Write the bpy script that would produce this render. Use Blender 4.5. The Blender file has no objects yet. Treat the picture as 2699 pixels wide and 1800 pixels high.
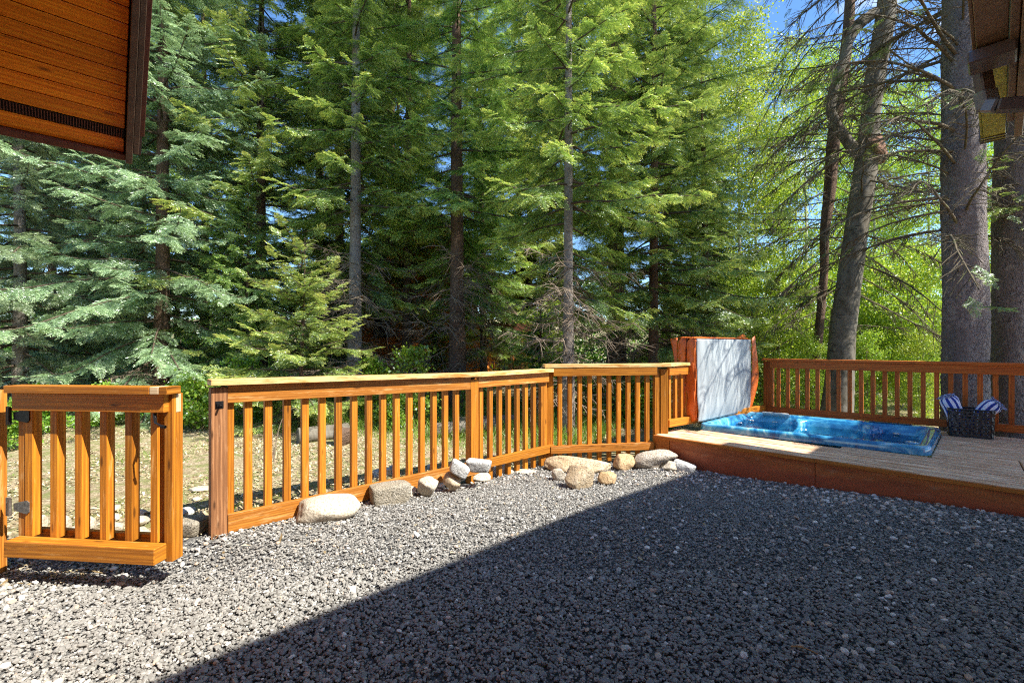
import bpy, bmesh, math, random, time
import numpy as np
from mathutils import Vector, Matrix
T0 = time.time()
SC = bpy.context.scene
COL = SC.collection
HC, F, CX, HY = 1.30, 1200.0, 1349.5, 905.0
TX, TY = 0.731, 0.682            # direction the house and the long railing run in
NX, NY = -0.682, 0.731           # square to it
rad = math.radians

def tn(t, n, z=0.0):
    return Vector((t*TX + n*NX, t*TY + n*NY, z))

def sstep(x):
    x = np.clip(x, 0, 1)
    return x*x*(3 - 2*x)

def gz(x, y):
    """height of the ground at x, y"""
    x = np.asarray(x, float); y = np.asarray(y, float)
    z = -0.13*sstep((y - 3.2)/2.1)*sstep((x + 2.5)/2.0)
    z = z - 0.09*sstep((3.08 - y)/0.35)*sstep((-x - 1.2)/0.7)
    z = z - 0.16*sstep((y + 0.55*x - 8.5)/4.0)*sstep((x - 0.5)/3.0)
    return z

def g1(x, y):
    return float(gz(x, y))

# ------------------------------------------------------------------ materials
class NT:
    def __init__(s, m):
        m.use_nodes = True
        s.m = m; s.t = m.node_tree; s.t.nodes.clear()
    def n(s, typ, props=None, **inp):
        nd = s.t.nodes.new(typ)
        for k, v in (props or {}).items():
            setattr(nd, k, v)
        for k, v in inp.items():
            key = int(k[1:]) if k[0] == 'i' and k[1:].isdigit() else k.replace('_', ' ')
            s.set(nd.inputs[key], v)
        return nd
    def set(s, sock, v):
        if isinstance(v, bpy.types.NodeSocket):
            s.t.links.new(v, sock)
        elif isinstance(v, bpy.types.Node):
            s.t.links.new(v.outputs[0], sock)
        else:
            if isinstance(v, (tuple, list)) and len(v) == 3 and sock.type == 'RGBA':
                v = tuple(v) + (1,)
            sock.default_value = v
    def ramp(s, fac, stops, interp='LINEAR'):
        nd = s.t.nodes.new('ShaderNodeValToRGB')
        cr = nd.color_ramp; cr.interpolation = interp
        while len(cr.elements) < len(stops):
            cr.elements.new(0.5)
        for e, (p, c) in zip(cr.elements, stops):
            e.position = p
            e.color = tuple(c) + (1,) if len(c) == 3 else c
        s.set(nd.inputs[0], fac)
        return nd.outputs[0]
    def mix(s, f, a, b, mode='MIX'):
        nd = s.t.nodes.new('ShaderNodeMix'); nd.data_type = 'RGBA'; nd.blend_type = mode
        s.set(nd.inputs[0], f); s.set(nd.inputs[6], a); s.set(nd.inputs[7], b)
        return nd.outputs[2]
    def math(s, op, a, b=0.0):
        nd = s.t.nodes.new('ShaderNodeMath'); nd.operation = op
        s.set(nd.inputs[0], a); s.set(nd.inputs[1], b)
        return nd.outputs[0]
    def noise(s, vec, scale, detail=3, rough=0.55):
        nd = s.n('ShaderNodeTexNoise', Scale=scale, Detail=detail, Roughness=rough)
        if vec is not None: s.set(nd.inputs['Vector'], vec)
        return nd.outputs['Fac']
    def mapping(s, vec, scale=(1, 1, 1), loc=(0, 0, 0)):
        nd = s.n('ShaderNodeMapping', Scale=scale)
        s.set(nd.inputs['Vector'], vec)
        if isinstance(loc, tuple): nd.inputs['Location'].default_value = loc
        else: s.set(nd.inputs['Location'], loc)
        return nd.outputs[0]
    def out(s, surf):
        o = s.t.nodes.new('ShaderNodeOutputMaterial')
        s.t.links.new(surf.outputs[0], o.inputs[0])
        return s.m
    def bump(s, h, strength, dist):
        return s.n('ShaderNodeBump', Height=h, Strength=strength, Distance=dist).outputs[0]

def hsv(s, col, h=0.5, sat=1.0, v=1.0):
    return s.n('ShaderNodeHueSaturation', Hue=h, Saturation=sat, Value=v, Color=col).outputs[0]

def wood(name, dark, light, worn=None, rough=0.55, knots=True, wornamt=0.5, var=0.35, spec=0.3):
    s = NT(bpy.data.materials.new(name))
    uv = s.n('ShaderNodeUVMap').outputs[0]
    oi = s.n('ShaderNodeObjectInfo').outputs['Random']
    off = s.n('ShaderNodeCombineXYZ', X=s.math('MULTIPLY', oi, 37.0), Y=s.math('MULTIPLY', oi, 91.0)).outputs[0]
    base = s.mapping(uv, (1, 1, 1), off)
    wob = s.noise(s.mapping(base, (1.5, 6, 1)), 1.0, 2)
    grain = s.noise(s.mapping(base, (2.2, 62, 1)), 1.0, 6, 0.65)
    ringv = s.n('ShaderNodeTexWave', props={'bands_direction': 'Y'}, Vector=s.mapping(base, (0.9, 15, 1)), Scale=1.0,
                Distortion=9.0, Detail=2.0, Detail_Scale=0.6).outputs['Fac']
    g = s.math('ADD', s.math('MULTIPLY', grain, 0.80), s.math('MULTIPLY', ringv, 0.12))
    c = s.ramp(g, [(0.26, tuple(x*0.8 for x in dark)), (0.42, dark), (0.60, light)])
    c = s.mix(s.math('MULTIPLY', s.ramp(wob, [(0.35, (0, 0, 0)), (0.7, (1, 1, 1))]), 0.35), c, tuple(x*0.72 for x in light))
    if knots:
        v = s.n('ShaderNodeTexVoronoi', Vector=s.mapping(base, (3.4, 14, 1)), Scale=1.0, Randomness=1.0).outputs['Distance']
        k = s.ramp(v, [(0.07, (1, 1, 1)), (0.15, (0, 0, 0))])
        c = s.mix(s.math('MULTIPLY', k, 0.85), c, tuple(x*0.28 for x in dark))
    if worn:
        w = s.noise(s.mapping(base, (3.5, 26, 1)), 1.0, 5, 0.7)
        c = s.mix(s.ramp(w, [(0.62 - 0.25*wornamt, (0, 0, 0)), (0.74 - 0.2*wornamt, (1, 1, 1))]), c, worn)
    c = hsv(s, c, 0.5, 1.0, s.math('ADD', 1.0 - var/2, s.math('MULTIPLY', oi, var)))
    b = s.n('ShaderNodeBsdfPrincipled', Base_Color=c, Roughness=s.math('ADD', rough - 0.1, s.math('MULTIPLY', grain, 0.25)),
            Normal=s.bump(g, 0.35, 0.003))
    b.inputs['Specular IOR Level'].default_value = spec
    return s.out(b)

def plain(name, col, rough=0.6, metal=0.0, var=0.25, scale=30.0, bump=0.0, spec=0.5, coat=0.0):
    s = NT(bpy.data.materials.new(name))
    tc = s.n('ShaderNodeTexCoord').outputs['Object']
    nz = s.noise(tc, scale, 4, 0.6)
    c = s.ramp(nz, [(0.3, tuple(x*(1 - var) for x in col)), (0.7, tuple(min(1, x*(1 + var)) for x in col))])
    b = s.n('ShaderNodeBsdfPrincipled', Base_Color=c, Roughness=rough, Metallic=metal)
    b.inputs['Specular IOR Level'].default_value = spec
    b.inputs['Coat Weight'].default_value = coat
    if bump: s.set(b.inputs['Normal'], s.bump(nz, bump, 0.01))
    return s.out(b)

M = {}
M['stain'] = wood('orange_stained_wood', (0.36, 0.120, 0.012), (0.65, 0.250, 0.020), rough=0.5, spec=0.25, var=0.5, worn=(0.62, 0.31, 0.09), wornamt=0.12)
M['stain_worn'] = wood('worn_stained_wood', (0.32, 0.11, 0.014), (0.58, 0.225, 0.032), worn=(0.62, 0.35, 0.13), wornamt=0.35, spec=0.25)
M['cap_worn'] = wood('sun_worn_cap_wood', (0.45, 0.17, 0.03), (0.72, 0.38, 0.10), worn=(0.80, 0.56, 0.25), wornamt=0.9, spec=0.2)
M['post_brown'] = wood('brown_post_wood', (0.20, 0.085, 0.035), (0.42, 0.20, 0.085), worn=(0.50, 0.30, 0.16), wornamt=0.2, rough=0.7, spec=0.2)
M['deck_rail'] = wood('red_brown_rail_wood', (0.36, 0.080, 0.012), (0.60, 0.175, 0.024), rough=0.5, spec=0.3)
M['deck_board'] = wood('weathered_deck_wood', (0.50, 0.27, 0.145), (0.84, 0.53, 0.31), worn=(0.88, 0.66, 0.46), wornamt=0.6, rough=0.75, var=0.2, spec=0.2)
M['deck_edge'] = wood('orange_deck_edge_wood', (0.42, 0.13, 0.02), (0.62, 0.24, 0.035), rough=0.55)
M['soffit'] = wood('varnished_soffit_wood', (0.72, 0.18, 0.006), (0.95, 0.34, 0.012), rough=0.38, knots=True, var=0.35, spec=0.4)
M['bare'] = wood('bare_pale_wood', (0.60, 0.42, 0.24), (0.80, 0.64, 0.42), knots=False)
M['log'] = wood('cabin_log_wood', (0.55, 0.15, 0.02), (0.88, 0.34, 0.05), rough=0.6)

def fascia_mat():
    s = NT(bpy.data.materials.new('stained_fascia_with_splashes'))
    uv = s.n('ShaderNodeUVMap').outputs[0]
    g = s.noise(s.mapping(uv, (1.5, 9, 1)), 1.0, 5, 0.6)
    c = s.ramp(g, [(0.32, (0.28, 0.065, 0.014)), (0.66, (0.56, 0.180, 0.036))])
    st = s.noise(s.mapping(uv, (7, 16, 1)), 1.0, 5, 0.75)
    sep = s.n('ShaderNodeSeparateXYZ', Vector=uv).outputs[1]
    low = s.ramp(s.math('ADD', sep, s.math('MULTIPLY', st, 0.10)), [(0.0, (1, 1, 1)), (0.09, (0, 0, 0))])
    sp = s.ramp(st, [(0.54, (0, 0, 0)), (0.66, (1, 1, 1))])
    c = s.mix(s.math('MULTIPLY', sp, 0.5), c, (0.55, 0.27, 0.14))
    c = s.mix(s.math('MULTIPLY', low, 0.65), c, (0.36, 0.070, 0.028))
    b = s.n('ShaderNodeBsdfPrincipled', Base_Color=c, Roughness=0.6, Normal=s.bump(st, 0.25, 0.004))
    return s.out(b)
M['fascia'] = fascia_mat()
M['brown_metal'] = plain('brown_painted_metal', (0.14, 0.10, 0.09), 0.32, 0.0, 0.15, 20, coat=0.3)
M['brown_trim'] = plain('brown_trim', (0.26, 0.155, 0.085), 0.5, 0, 0.25, 15)
M['rake'] = plain('dark_brown_rake', (0.13, 0.080, 0.052), 0.5, 0, 0.3, 15)
M['dark_trim'] = plain('dark_red_trim', (0.13, 0.040, 0.022), 0.6, 0, 0.3, 15)
M['dark'] = plain('dark_opening_and_shade', (0.015, 0.010, 0.008), 0.8)  # vent, window; also painted as shade under the deck and behind the fascia
M['olive'] = plain('olive_gutter', (0.50, 0.46, 0.05), 0.45, 0, 0.6, 60, 0.2)  # yellow-green tone for the gutter beyond its outlet
M['iron'] = plain('black_iron', (0.02, 0.02, 0.022), 0.42, 0.6, 0.3, 60, 0.1)
M['zinc'] = plain('scuffed_hinge_metal', (0.26, 0.23, 0.20), 0.45, 0.7, 0.5, 60, 0.1)
M['roof_metal'] = plain('brown_roofing', (0.09, 0.055, 0.045), 0.6, 0, 0.3, 6)

def rock_mat(name, col, speck, tint, bump=0.6, scale=1.0):
    s = NT(bpy.data.materials.new(name))
    tc = s.n('ShaderNodeTexCoord').outputs['Object']
    big = s.noise(tc, 5*scale, 4, 0.6)
    fine = s.noise(tc, 60*scale, 5, 0.75)
    c = s.ramp(big, [(0.3, tint), (0.65, col)])
    c = s.mix(s.ramp(fine, [(0.40, (1, 1, 1)), (0.50, (0, 0, 0))]), c, speck)
    pit = s.n('ShaderNodeTexVoronoi', Vector=tc, Scale=45*scale).outputs['Distance']
    h = s.math('ADD', s.math('MULTIPLY', big, 2.0), s.math('ADD', fine, s.math('MULTIPLY', pit, 0.4)))
    b = s.n('ShaderNodeBsdfPrincipled', Base_Color=c, Roughness=0.85, Normal=s.bump(h, bump, 0.02))
    b.inputs['Specular IOR Level'].default_value = 0.2
    return s.out(b)
M['rock_white'] = rock_mat('pale_limestone', (0.60, 0.54, 0.44), (0.36, 0.30, 0.22), (0.50, 0.42, 0.30), 0.6)
M['rock_tan'] = rock_mat('tan_sandstone', (0.62, 0.51, 0.36), (0.32, 0.23, 0.13), (0.52, 0.37, 0.20), 0.6)
M['rock_orange'] = rock_mat('orange_sandstone', (0.58, 0.42, 0.24), (0.28, 0.17, 0.08), (0.48, 0.31, 0.15), 0.5)
M['rock_speck'] = rock_mat('speckled_granite', (0.64, 0.57, 0.48), (0.15, 0.12, 0.09), (0.50, 0.42, 0.32), 0.9, 1.3)
M['rock_grey'] = rock_mat('grey_slate_block', (0.60, 0.60, 0.57), (0.24, 0.24, 0.23), (0.46, 0.46, 0.44), 0.7)
M['concrete'] = rock_mat('rough_concrete', (0.52, 0.47, 0.38), (0.13, 0.11, 0.07), (0.40, 0.34, 0.24), 1.0, 1.6)

def tint_mat(name, stops, rough=0.7, trans=0.0, var=0.25, hue=0.03, gloss=0.06):
    """foliage and stones: the colour comes from the per-face attribute 'tint'"""
    s = NT(bpy.data.materials.new(name))
    a = s.n('ShaderNodeAttribute', props={'attribute_name': 'tint'}).outputs['Fac']
    oi = s.n('ShaderNodeObjectInfo').outputs['Random']
    c = s.ramp(a, stops)
    c = hsv(s, c, s.math('ADD', 0.5 - hue/2, s.math('MULTIPLY', oi, hue)), 1.0,
            s.math('ADD', 1 - var/2, s.math('MULTIPLY', oi, var)))
    d = s.n('ShaderNodeBsdfDiffuse', Color=c)
    if trans:
        c2 = hsv(s, c, 0.485, 1.1, 1.35)
        tr = s.n('ShaderNodeBsdfTranslucent', Color=c2)
        d = s.n('ShaderNodeMixShader', Fac=trans, i1=d.outputs[0], i2=tr.outputs[0])
    if gloss:
        gl = s.n('ShaderNodeBsdfGlossy', Roughness=0.38, Color=(0.9, 0.95, 1))
        d = s.n('ShaderNodeMixShader', Fac=gloss, i1=d.outputs[0], i2=gl.outputs[0])
    return s.out(d)
M['spruce'] = tint_mat('blue_spruce_needles', [(0, (0.08, 0.13, 0.045)), (0.5, (0.26, 0.385, 0.18)), (1, (0.54, 0.68, 0.37))], trans=0.3, gloss=0.10)
M['fir'] = tint_mat('fir_needles', [(0, (0.06, 0.12, 0.02)), (0.5, (0.27, 0.41, 0.09)), (1, (0.64, 0.72, 0.18))], trans=0.33, gloss=0.09)
M['dark_fir'] = tint_mat('dark_fir_needles', [(0, (0.05, 0.10, 0.025)), (0.55, (0.195, 0.30, 0.070)), (1, (0.43, 0.53, 0.13))], trans=0.33, gloss=0.08)
M['aspen'] = tint_mat('aspen_leaves', [(0, (0.14, 0.26, 0.015)), (0.6, (0.30, 0.44, 0.07)), (1, (0.58, 0.64, 0.14))], trans=0.5, gloss=0.04, hue=0.02)
M['shrubleaf'] = tint_mat('shrub_leaves', [(0, (0.07, 0.16, 0.02)), (0.6, (0.20, 0.38, 0.04)), (1, (0.42, 0.55, 0.08))], trans=0.42, gloss=0.05)
M['grassblade'] = tint_mat('grass_blades', [(0, (0.09, 0.17, 0.02)), (0.5, (0.22, 0.36, 0.05)), (0.75, (0.45, 0.48, 0.14)), (1, (0.58, 0.50, 0.28))], trans=0.35, gloss=0.03)
M['stones'] = tint_mat('crushed_basalt', [(0, (0.155, 0.147, 0.132)), (0.35, (0.232, 0.221, 0.199)), (0.62, (0.335, 0.319, 0.286)), (0.80, (0.49, 0.465, 0.42)),
                                        (0.86, (0.46, 0.35, 0.27)), (0.90, (0.52, 0.40, 0.29)), (0.94, (0.66, 0.62, 0.56)), (1, (0.80, 0.77, 0.71))], var=0, hue=0, gloss=0.03)
M['litter'] = tint_mat('dry_litter', [(0, (0.17, 0.12, 0.06)), (0.5, (0.42, 0.34, 0.20)), (1, (0.70, 0.60, 0.42))], var=0, hue=0, gloss=0)

def bark(name, dark, light, scale=1.0, ring=0.0, lichen=None, strength=0.9, crack=0.45):
    s = NT(bpy.data.materials.new(name))
    tc = s.n('ShaderNodeTexCoord').outputs['Object']
    m = s.mapping(tc, (14*scale, 14*scale, 9*scale))
    n1 = s.noise(m, 1.0, 6, 0.72)
    n2 = s.noise(s.mapping(tc, (3, 3, 1.2)), 1.0, 3, 0.6)
    wn = s.n('ShaderNodeTexNoise', Scale=9.0, Detail=3.0); s.set(wn.inputs['Vector'], tc)
    wc = s.n('ShaderNodeVectorMath', props={'operation': 'MULTIPLY_ADD'}, i0=wn.outputs['Color'], i1=(0.10, 0.10, 0.14), i2=tc).outputs[0]
    v = s.n('ShaderNodeTexVoronoi', Vector=s.mapping(wc, (34*scale, 34*scale, 22*scale)), Scale=1.0).outputs[0]
    h = s.math('ADD', n1, s.math('MULTIPLY', s.math('SUBTRACT', 1.0, v), crack))
    c = s.ramp(h, [(0.45, dark), (1.15 if False else 0.98, light)])
    c = s.mix(s.ramp(n2, [(0.45, (0, 0, 0)), (0.62, (1, 1, 1))]), c, tuple(x*0.6 for x in light))
    if ring:
        w = s.noise(s.mapping(tc, (5, 5, 26)), 1.0, 3, 0.6)
        c = s.mix(s.math('MULTIPLY', s.ramp(w, [(0.60, (0, 0, 0)), (0.68, (1, 1, 1))]), ring), c, tuple(x*0.35 for x in dark))
    if lichen:
        w = s.noise(s.mapping(tc, (9, 9, 7)), 1.0, 4, 0.7)
        c = s.mix(s.math('MULTIPLY', s.ramp(w, [(0.55, (0, 0, 0)), (0.66, (1, 1, 1))]), 0.6), c, lichen)
    b = s.n('ShaderNodeBsdfPrincipled', Base_Color=c, Roughness=0.9, Normal=s.bump(h, strength, 0.03))
    b.inputs['Specular IOR Level'].default_value = 0.15
    return s.out(b)
M['bark_big'] = bark('rough_grey_spruce_bark', (0.035, 0.028, 0.026), (0.36, 0.315, 0.30), 2.1, 0, (0.40, 0.37, 0.34), 1.0, 0.6)
M['bark_smooth'] = bark('smooth_grey_bark', (0.10, 0.085, 0.06), (0.36, 0.33, 0.27), 0.55, 0.9, (0.20, 0.17, 0.12), 0.3, 0.12)
M['bark_fir'] = bark('grey_fir_bark', (0.13, 0.105, 0.085), (0.36, 0.32, 0.28), 1.6, 0.5, (0.40, 0.39, 0.36), 0.6)
M['bark_brown'] = bark('brown_conifer_bark', (0.075, 0.045, 0.03), (0.25, 0.165, 0.115), 1.5, 0.2, None, 0.9)
M['bark_pale'] = bark('pale_aspen_bark', (0.40, 0.39, 0.33), (0.72, 0.70, 0.62), 0.5, 0.8, None, 0.2)
M['limb'] = bark('living_limb_bark', (0.06, 0.045, 0.03), (0.16, 0.12, 0.085), 2.0, 0, None, 0.2)
M['twig'] = bark('twig_bark', (0.14, 0.10, 0.07), (0.38, 0.30, 0.22), 2.0, 0, None, 0.2)
M['moss_twig'] = bark('mossy_twig_bark', (0.07, 0.055, 0.035), (0.20, 0.165, 0.11), 2.0, 0, (0.20, 0.22, 0.09), 0.3)

def ground_mat():
    s = NT(bpy.data.materials.new('forest_dirt'))
    tc = s.n('ShaderNodeTexCoord').outputs['Object']
    n1 = s.noise(tc, 1.1, 4, 0.6); n2 = s.noise(tc, 38, 6, 0.75); n3 = s.noise(tc, 6, 5, 0.65)
    c = s.ramp(n2, [(0.32, (0.12, 0.085, 0.05)), (0.5, (0.36, 0.28, 0.17)), (0.66, (0.68, 0.58, 0.40))])
    c = s.mix(s.math('MULTIPLY', s.ramp(n3, [(0.46, (0, 0, 0)), (0.58, (1, 1, 1))]), 0.65), c, (0.17, 0.21, 0.05))
    b = s.n('ShaderNodeBsdfPrincipled', Base_Color=c, Roughness=0.95, Normal=s.bump(s.math('ADD', n2, n3), 0.9, 0.03))
    b.inputs['Specular IOR Level'].default_value = 0.1
    return s.out(b)
M['dirt'] = ground_mat()
M['bed'] = plain('gravel_bed', (0.13, 0.128, 0.122), 0.95, 0, 0.5, 90, 0.8, spec=0.1)

# ------------------------------------------------------------------ object helpers
def tag(o, label=None, cat=None, group=None, kind=None):
    if label: o['label'] = label
    if cat: o['category'] = cat
    if group: o['group'] = group
    if kind: o['kind'] = kind
    return o

def empty(name, loc, label, cat, group=None):
    o = bpy.data.objects.new(name, None); COL.objects.link(o)
    o.location = Vector(loc); o.empty_display_size = 0.1
    return tag(o, label, cat, group)

def link(name, me, mat, parent=None, mw=None):
    """one mesh object; mw is its world matrix (parents are only translated)"""
    o = bpy.data.objects.new(name, me); COL.objects.link(o)
    if mat is not None and not me.materials: me.materials.append(mat)
    mw = mw or Matrix.Identity(4)
    if parent is not None:
        o.parent = parent
        pw = Matrix.Identity(4); q = parent
        while q is not None:
            pw = q.matrix_basis @ pw; q = q.parent
        o.matrix_basis = pw.inverted() @ mw
    else:
        o.matrix_basis = mw
    return o

def mesh_pyd(name, vs, fs, smooth=False):
    me = bpy.data.meshes.new(name)
    me.from_pydata([tuple(v) for v in vs], [], fs)
    if smooth: me.polygons.foreach_set('use_smooth', [True]*len(me.polygons))
    me.update()
    return me

def box_uv(bm):
    uvl = bm.loops.layers.uv.verify()
    for f in bm.faces:
        n = f.normal; ax, ay, az = abs(n.x), abs(n.y), abs(n.z)
        for l in f.loops:
            c = l.vert.co
            if ax > ay and ax > az: l[uvl].uv = (c.y*0.3, c.z)
            elif ay > az: l[uvl].uv = (c.x, c.z + 0.31)
            else: l[uvl].uv = (c.x, c.y + 0.77)

def box_mesh(name, lx, ly, lz, bev=0.002):
    bm = bmesh.new()
    bmesh.ops.create_cube(bm, size=1.0)
    for v in bm.verts: v.co = Vector((v.co.x*lx, v.co.y*ly, v.co.z*lz))
    if bev: bmesh.ops.bevel(bm, geom=bm.edges[:], offset=bev, segments=1, affect='EDGES')
    bm.normal_update(); box_uv(bm)
    me = bpy.data.meshes.new(name); bm.to_mesh(me); bm.free()
    return me

def frame(p, xd, up=Vector((0, 0, 1))):
    xd = Vector(xd).normalized(); yd = Vector(up).cross(xd).normalized(); zd = xd.cross(yd)
    m = Matrix((xd, yd, zd)).transposed().to_4x4(); m.translation = Vector(p)
    return m

def board(name, a, b, w, h, mat, parent, bev=0.002, up=Vector((0, 0, 1)), me=None):
    """a board from a to b, w wide sideways, h thick upwards, centred on the line"""
    a, b = Vector(a), Vector(b)
    me = me or box_mesh(name, (b - a).length, w, h, bev)
    return link(name, me, mat, parent, frame((a + b)/2, b - a, up))

def stick(name, p, z0, z1, w, d, facing, mat, parent, me=None):
    """an upright; facing = horizontal direction its d side is square to"""
    f = Vector((facing[0], facing[1], 0)).normalized()
    return board(name, (p[0], p[1], z0), (p[0], p[1], z1), w, d, mat, parent, up=f, me=me)

def tris_mesh(name, tri, tint=None, smooth=False):
    n = len(tri)
    me = bpy.data.meshes.new(name)
    me.vertices.add(3*n); me.vertices.foreach_set('co', np.ascontiguousarray(tri, dtype=np.float32).ravel())
    me.loops.add(3*n); me.loops.foreach_set('vertex_index', np.arange(3*n, dtype=np.int32))
    me.polygons.add(n); me.polygons.foreach_set('loop_start', np.arange(0, 3*n, 3, dtype=np.int32))
    me.update(calc_edges=False)
    if tint is not None:
        at = me.attributes.new('tint', 'FLOAT', 'FACE'); at.data.foreach_set('value', np.asarray(tint, dtype=np.float32))
    return me

def tube_arrays(lines, sides=4):
    """lines: list of (pts (k,3), radii (k)) -> verts, faces"""
    V, Fc, base = [], [], 0
    ang = np.linspace(0, 2*np.pi, sides, endpoint=False)
    ca, sa = np.cos(ang), np.sin(ang)
    for pts, r in lines:
        pts = np.asarray(pts, float); k = len(pts)
        d = np.gradient(pts, axis=0); d /= (np.linalg.norm(d, axis=1, keepdims=True) + 1e-9)
        ref = np.where(np.abs(d[:, 2:3]) > 0.8, np.array([[1.0, 0, 0]]), np.array([[0, 0, 1.0]]))
        u = np.cross(d, ref); u /= (np.linalg.norm(u, axis=1, keepdims=True) + 1e-9); w = np.cross(d, u)
        ring = pts[:, None, :] + np.asarray(r)[:, None, None]*(u[:, None, :]*ca[None, :, None] + w[:, None, :]*sa[None, :, None])
        V.append(ring.reshape(-1, 3))
        i = np.arange(k - 1)[:, None]*sides + np.arange(sides)[None, :]
        j = np.arange(k - 1)[:, None]*sides + (np.arange(sides)[None, :] + 1) % sides
        q = np.stack([i, j, j + sides, i + sides], -1).reshape(-1, 4) + base
        Fc.append(q); base += k*sides
    return np.concatenate(V), np.concatenate(Fc)

def quads_mesh(name, V, Q, smooth=True):
    me = bpy.data.meshes.new(name)
    me.vertices.add(len(V)); me.vertices.foreach_set('co', np.ascontiguousarray(V, dtype=np.float32).ravel())
    n = len(Q)
    me.loops.add(4*n); me.loops.foreach_set('vertex_index', np.ascontiguousarray(Q, dtype=np.int32).ravel())
    me.polygons.add(n); me.polygons.foreach_set('loop_start', np.arange(0, 4*n, 4, dtype=np.int32))
    me.polygons.foreach_set('use_smooth', np.full(n, smooth))
    me.update(calc_edges=True)
    return me

def grid_mesh(name, P, smooth=True, closed=False):
    """P (a,b,3) -> sheet"""
    a, b = P.shape[:2]
    i = np.arange(a - 1)[:, None]*b + np.arange(b - 1)[None, :]
    q = np.stack([i, i + 1, i + b + 1, i + b], -1).reshape(-1, 4)
    return quads_mesh(name, P.reshape(-1, 3), q, smooth)
# ------------------------------------------------------------------ sky, sun, camera
def make_world():
    w = bpy.data.worlds.new('World'); SC.world = w
    s = NT(w)
    sky = s.n('ShaderNodeTexSky', props={'sky_type': 'NISHITA', 'sun_disc': False, 'sun_elevation': rad(SUN_EL),
              'sun_rotation': rad(SUN_ROT), 'air_density': 1.0, 'dust_density': 0.3, 'ozone_density': 2.5, 'altitude': 1500.0})
    tc = s.n('ShaderNodeTexCoord').outputs['Generated']
    cl = s.noise(s.mapping(tc, (2.2, 2.2, 5.0), (0.3, 1.1, 0.2)), 1.6, 6, 0.6)
    m = s.ramp(cl, [(0.54, (0, 0, 0)), (0.64, (1, 1, 1))])
    c = hsv(s, sky.outputs[0], 0.5, 1.15, 1.0)
    dx = s.n('ShaderNodeSeparateXYZ', Vector=tc).outputs[0]
    m = s.math('MULTIPLY', m, s.ramp(dx, [(0.45, (0, 0, 0)), (0.62, (1, 1, 1))]))
    c = s.mix(s.math('MULTIPLY', m, 0.75), c, (9.0, 9.2, 9.6))
    bg = s.n('ShaderNodeBackground', Color=c, Strength=SKY_STR)
    o = s.t.nodes.new('ShaderNodeOutputWorld'); s.t.links.new(bg.outputs[0], o.inputs[0])

SUN_L = Vector((-0.75, 0.34, -1.0)).normalized()
SUN_EL = math.degrees(math.asin(-SUN_L.z))
SUN_ROT = math.degrees(math.atan2(-SUN_L.x, -SUN_L.y))      # Nishita: 0 = +Y, clockwise
SKY_STR = 0.15
make_world()
sd = bpy.data.lights.new('sun', 'SUN'); sd.energy = 5.0; sd.angle = rad(0.5); sd.color = (1.0, 0.95, 0.86)
so = bpy.data.objects.new('sun', sd); COL.objects.link(so); so.rotation_euler = SUN_L.to_track_quat('-Z', 'Y').to_euler(); so.location = (8, -6, 12)
cd = bpy.data.cameras.new('camera'); cam = bpy.data.objects.new('camera', cd); COL.objects.link(cam)
cam.location = (0, 0, HC); cam.rotation_euler = (rad(90), 0, 0)
cd.sensor_width = 36; cd.lens = F/2699*36; cd.shift_y = (HY - 900)/2699; cd.clip_end = 600; cd.clip_start = 0.02
SC.camera = cam
SC.view_settings.view_transform = 'Standard'; SC.view_settings.look = 'None'
SC.view_settings.exposure = 1.15; SC.view_settings.gamma = 1.0
SC.cycles.use_denoising = False; SC.cycles.filter_width = 1.15
SC.cycles.max_bounces = 8; SC.cycles.transparent_max_bounces = 8; SC.cycles.diffuse_bounces = 4

# ------------------------------------------------------------------ ground, gravel
def make_ground():
    xs = np.concatenate([np.linspace(-90, -8, 18)[:-1], np.linspace(-8, 12, 120), np.linspace(12, 90, 18)[1:]])
    ys = np.concatenate([np.linspace(-40, 0, 10)[:-1], np.linspace(0, 14, 110), np.linspace(14, 150, 20)[1:]])
    X, Y = np.meshgrid(xs, ys)
    rng = np.random.default_rng(1)
    Z = gz(X, Y)
    bumps = sum(0.012*np.sin(X*a + b)*np.cos(Y*c + d) for a, b, c, d in rng.uniform(1, 5, (6, 4)))
    nf = NX*X + NY*Y
    out = sstep((nf - 3.9)/1.0) * sstep((8.0 - 0)/1) 
    Z = Z + bumps*out - 0.02*(1 - out)
    Z = Z + 5.0*sstep((Y - 30)/40)
    me = grid_mesh('ground', np.stack([X, Y, Z], -1))
    o = link('ground', me, M['dirt']); tag(o, 'bare dirt ground under the trees', kind='structure')
make_ground()

GRAVEL_EDGE = 3.66      # N of the long railing
def on_gravel(x, y):
    n = NX*x + NY*y
    ok = ((n < GRAVEL_EDGE + 0.10*np.sin(x*3)) | ((x < -1.75) & (y < 2.95 + 0.08*np.sin(x*7)))) & (y < 5.45) & ~((x > 1.55) & (x + y > 7.22))
    return ok

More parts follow.
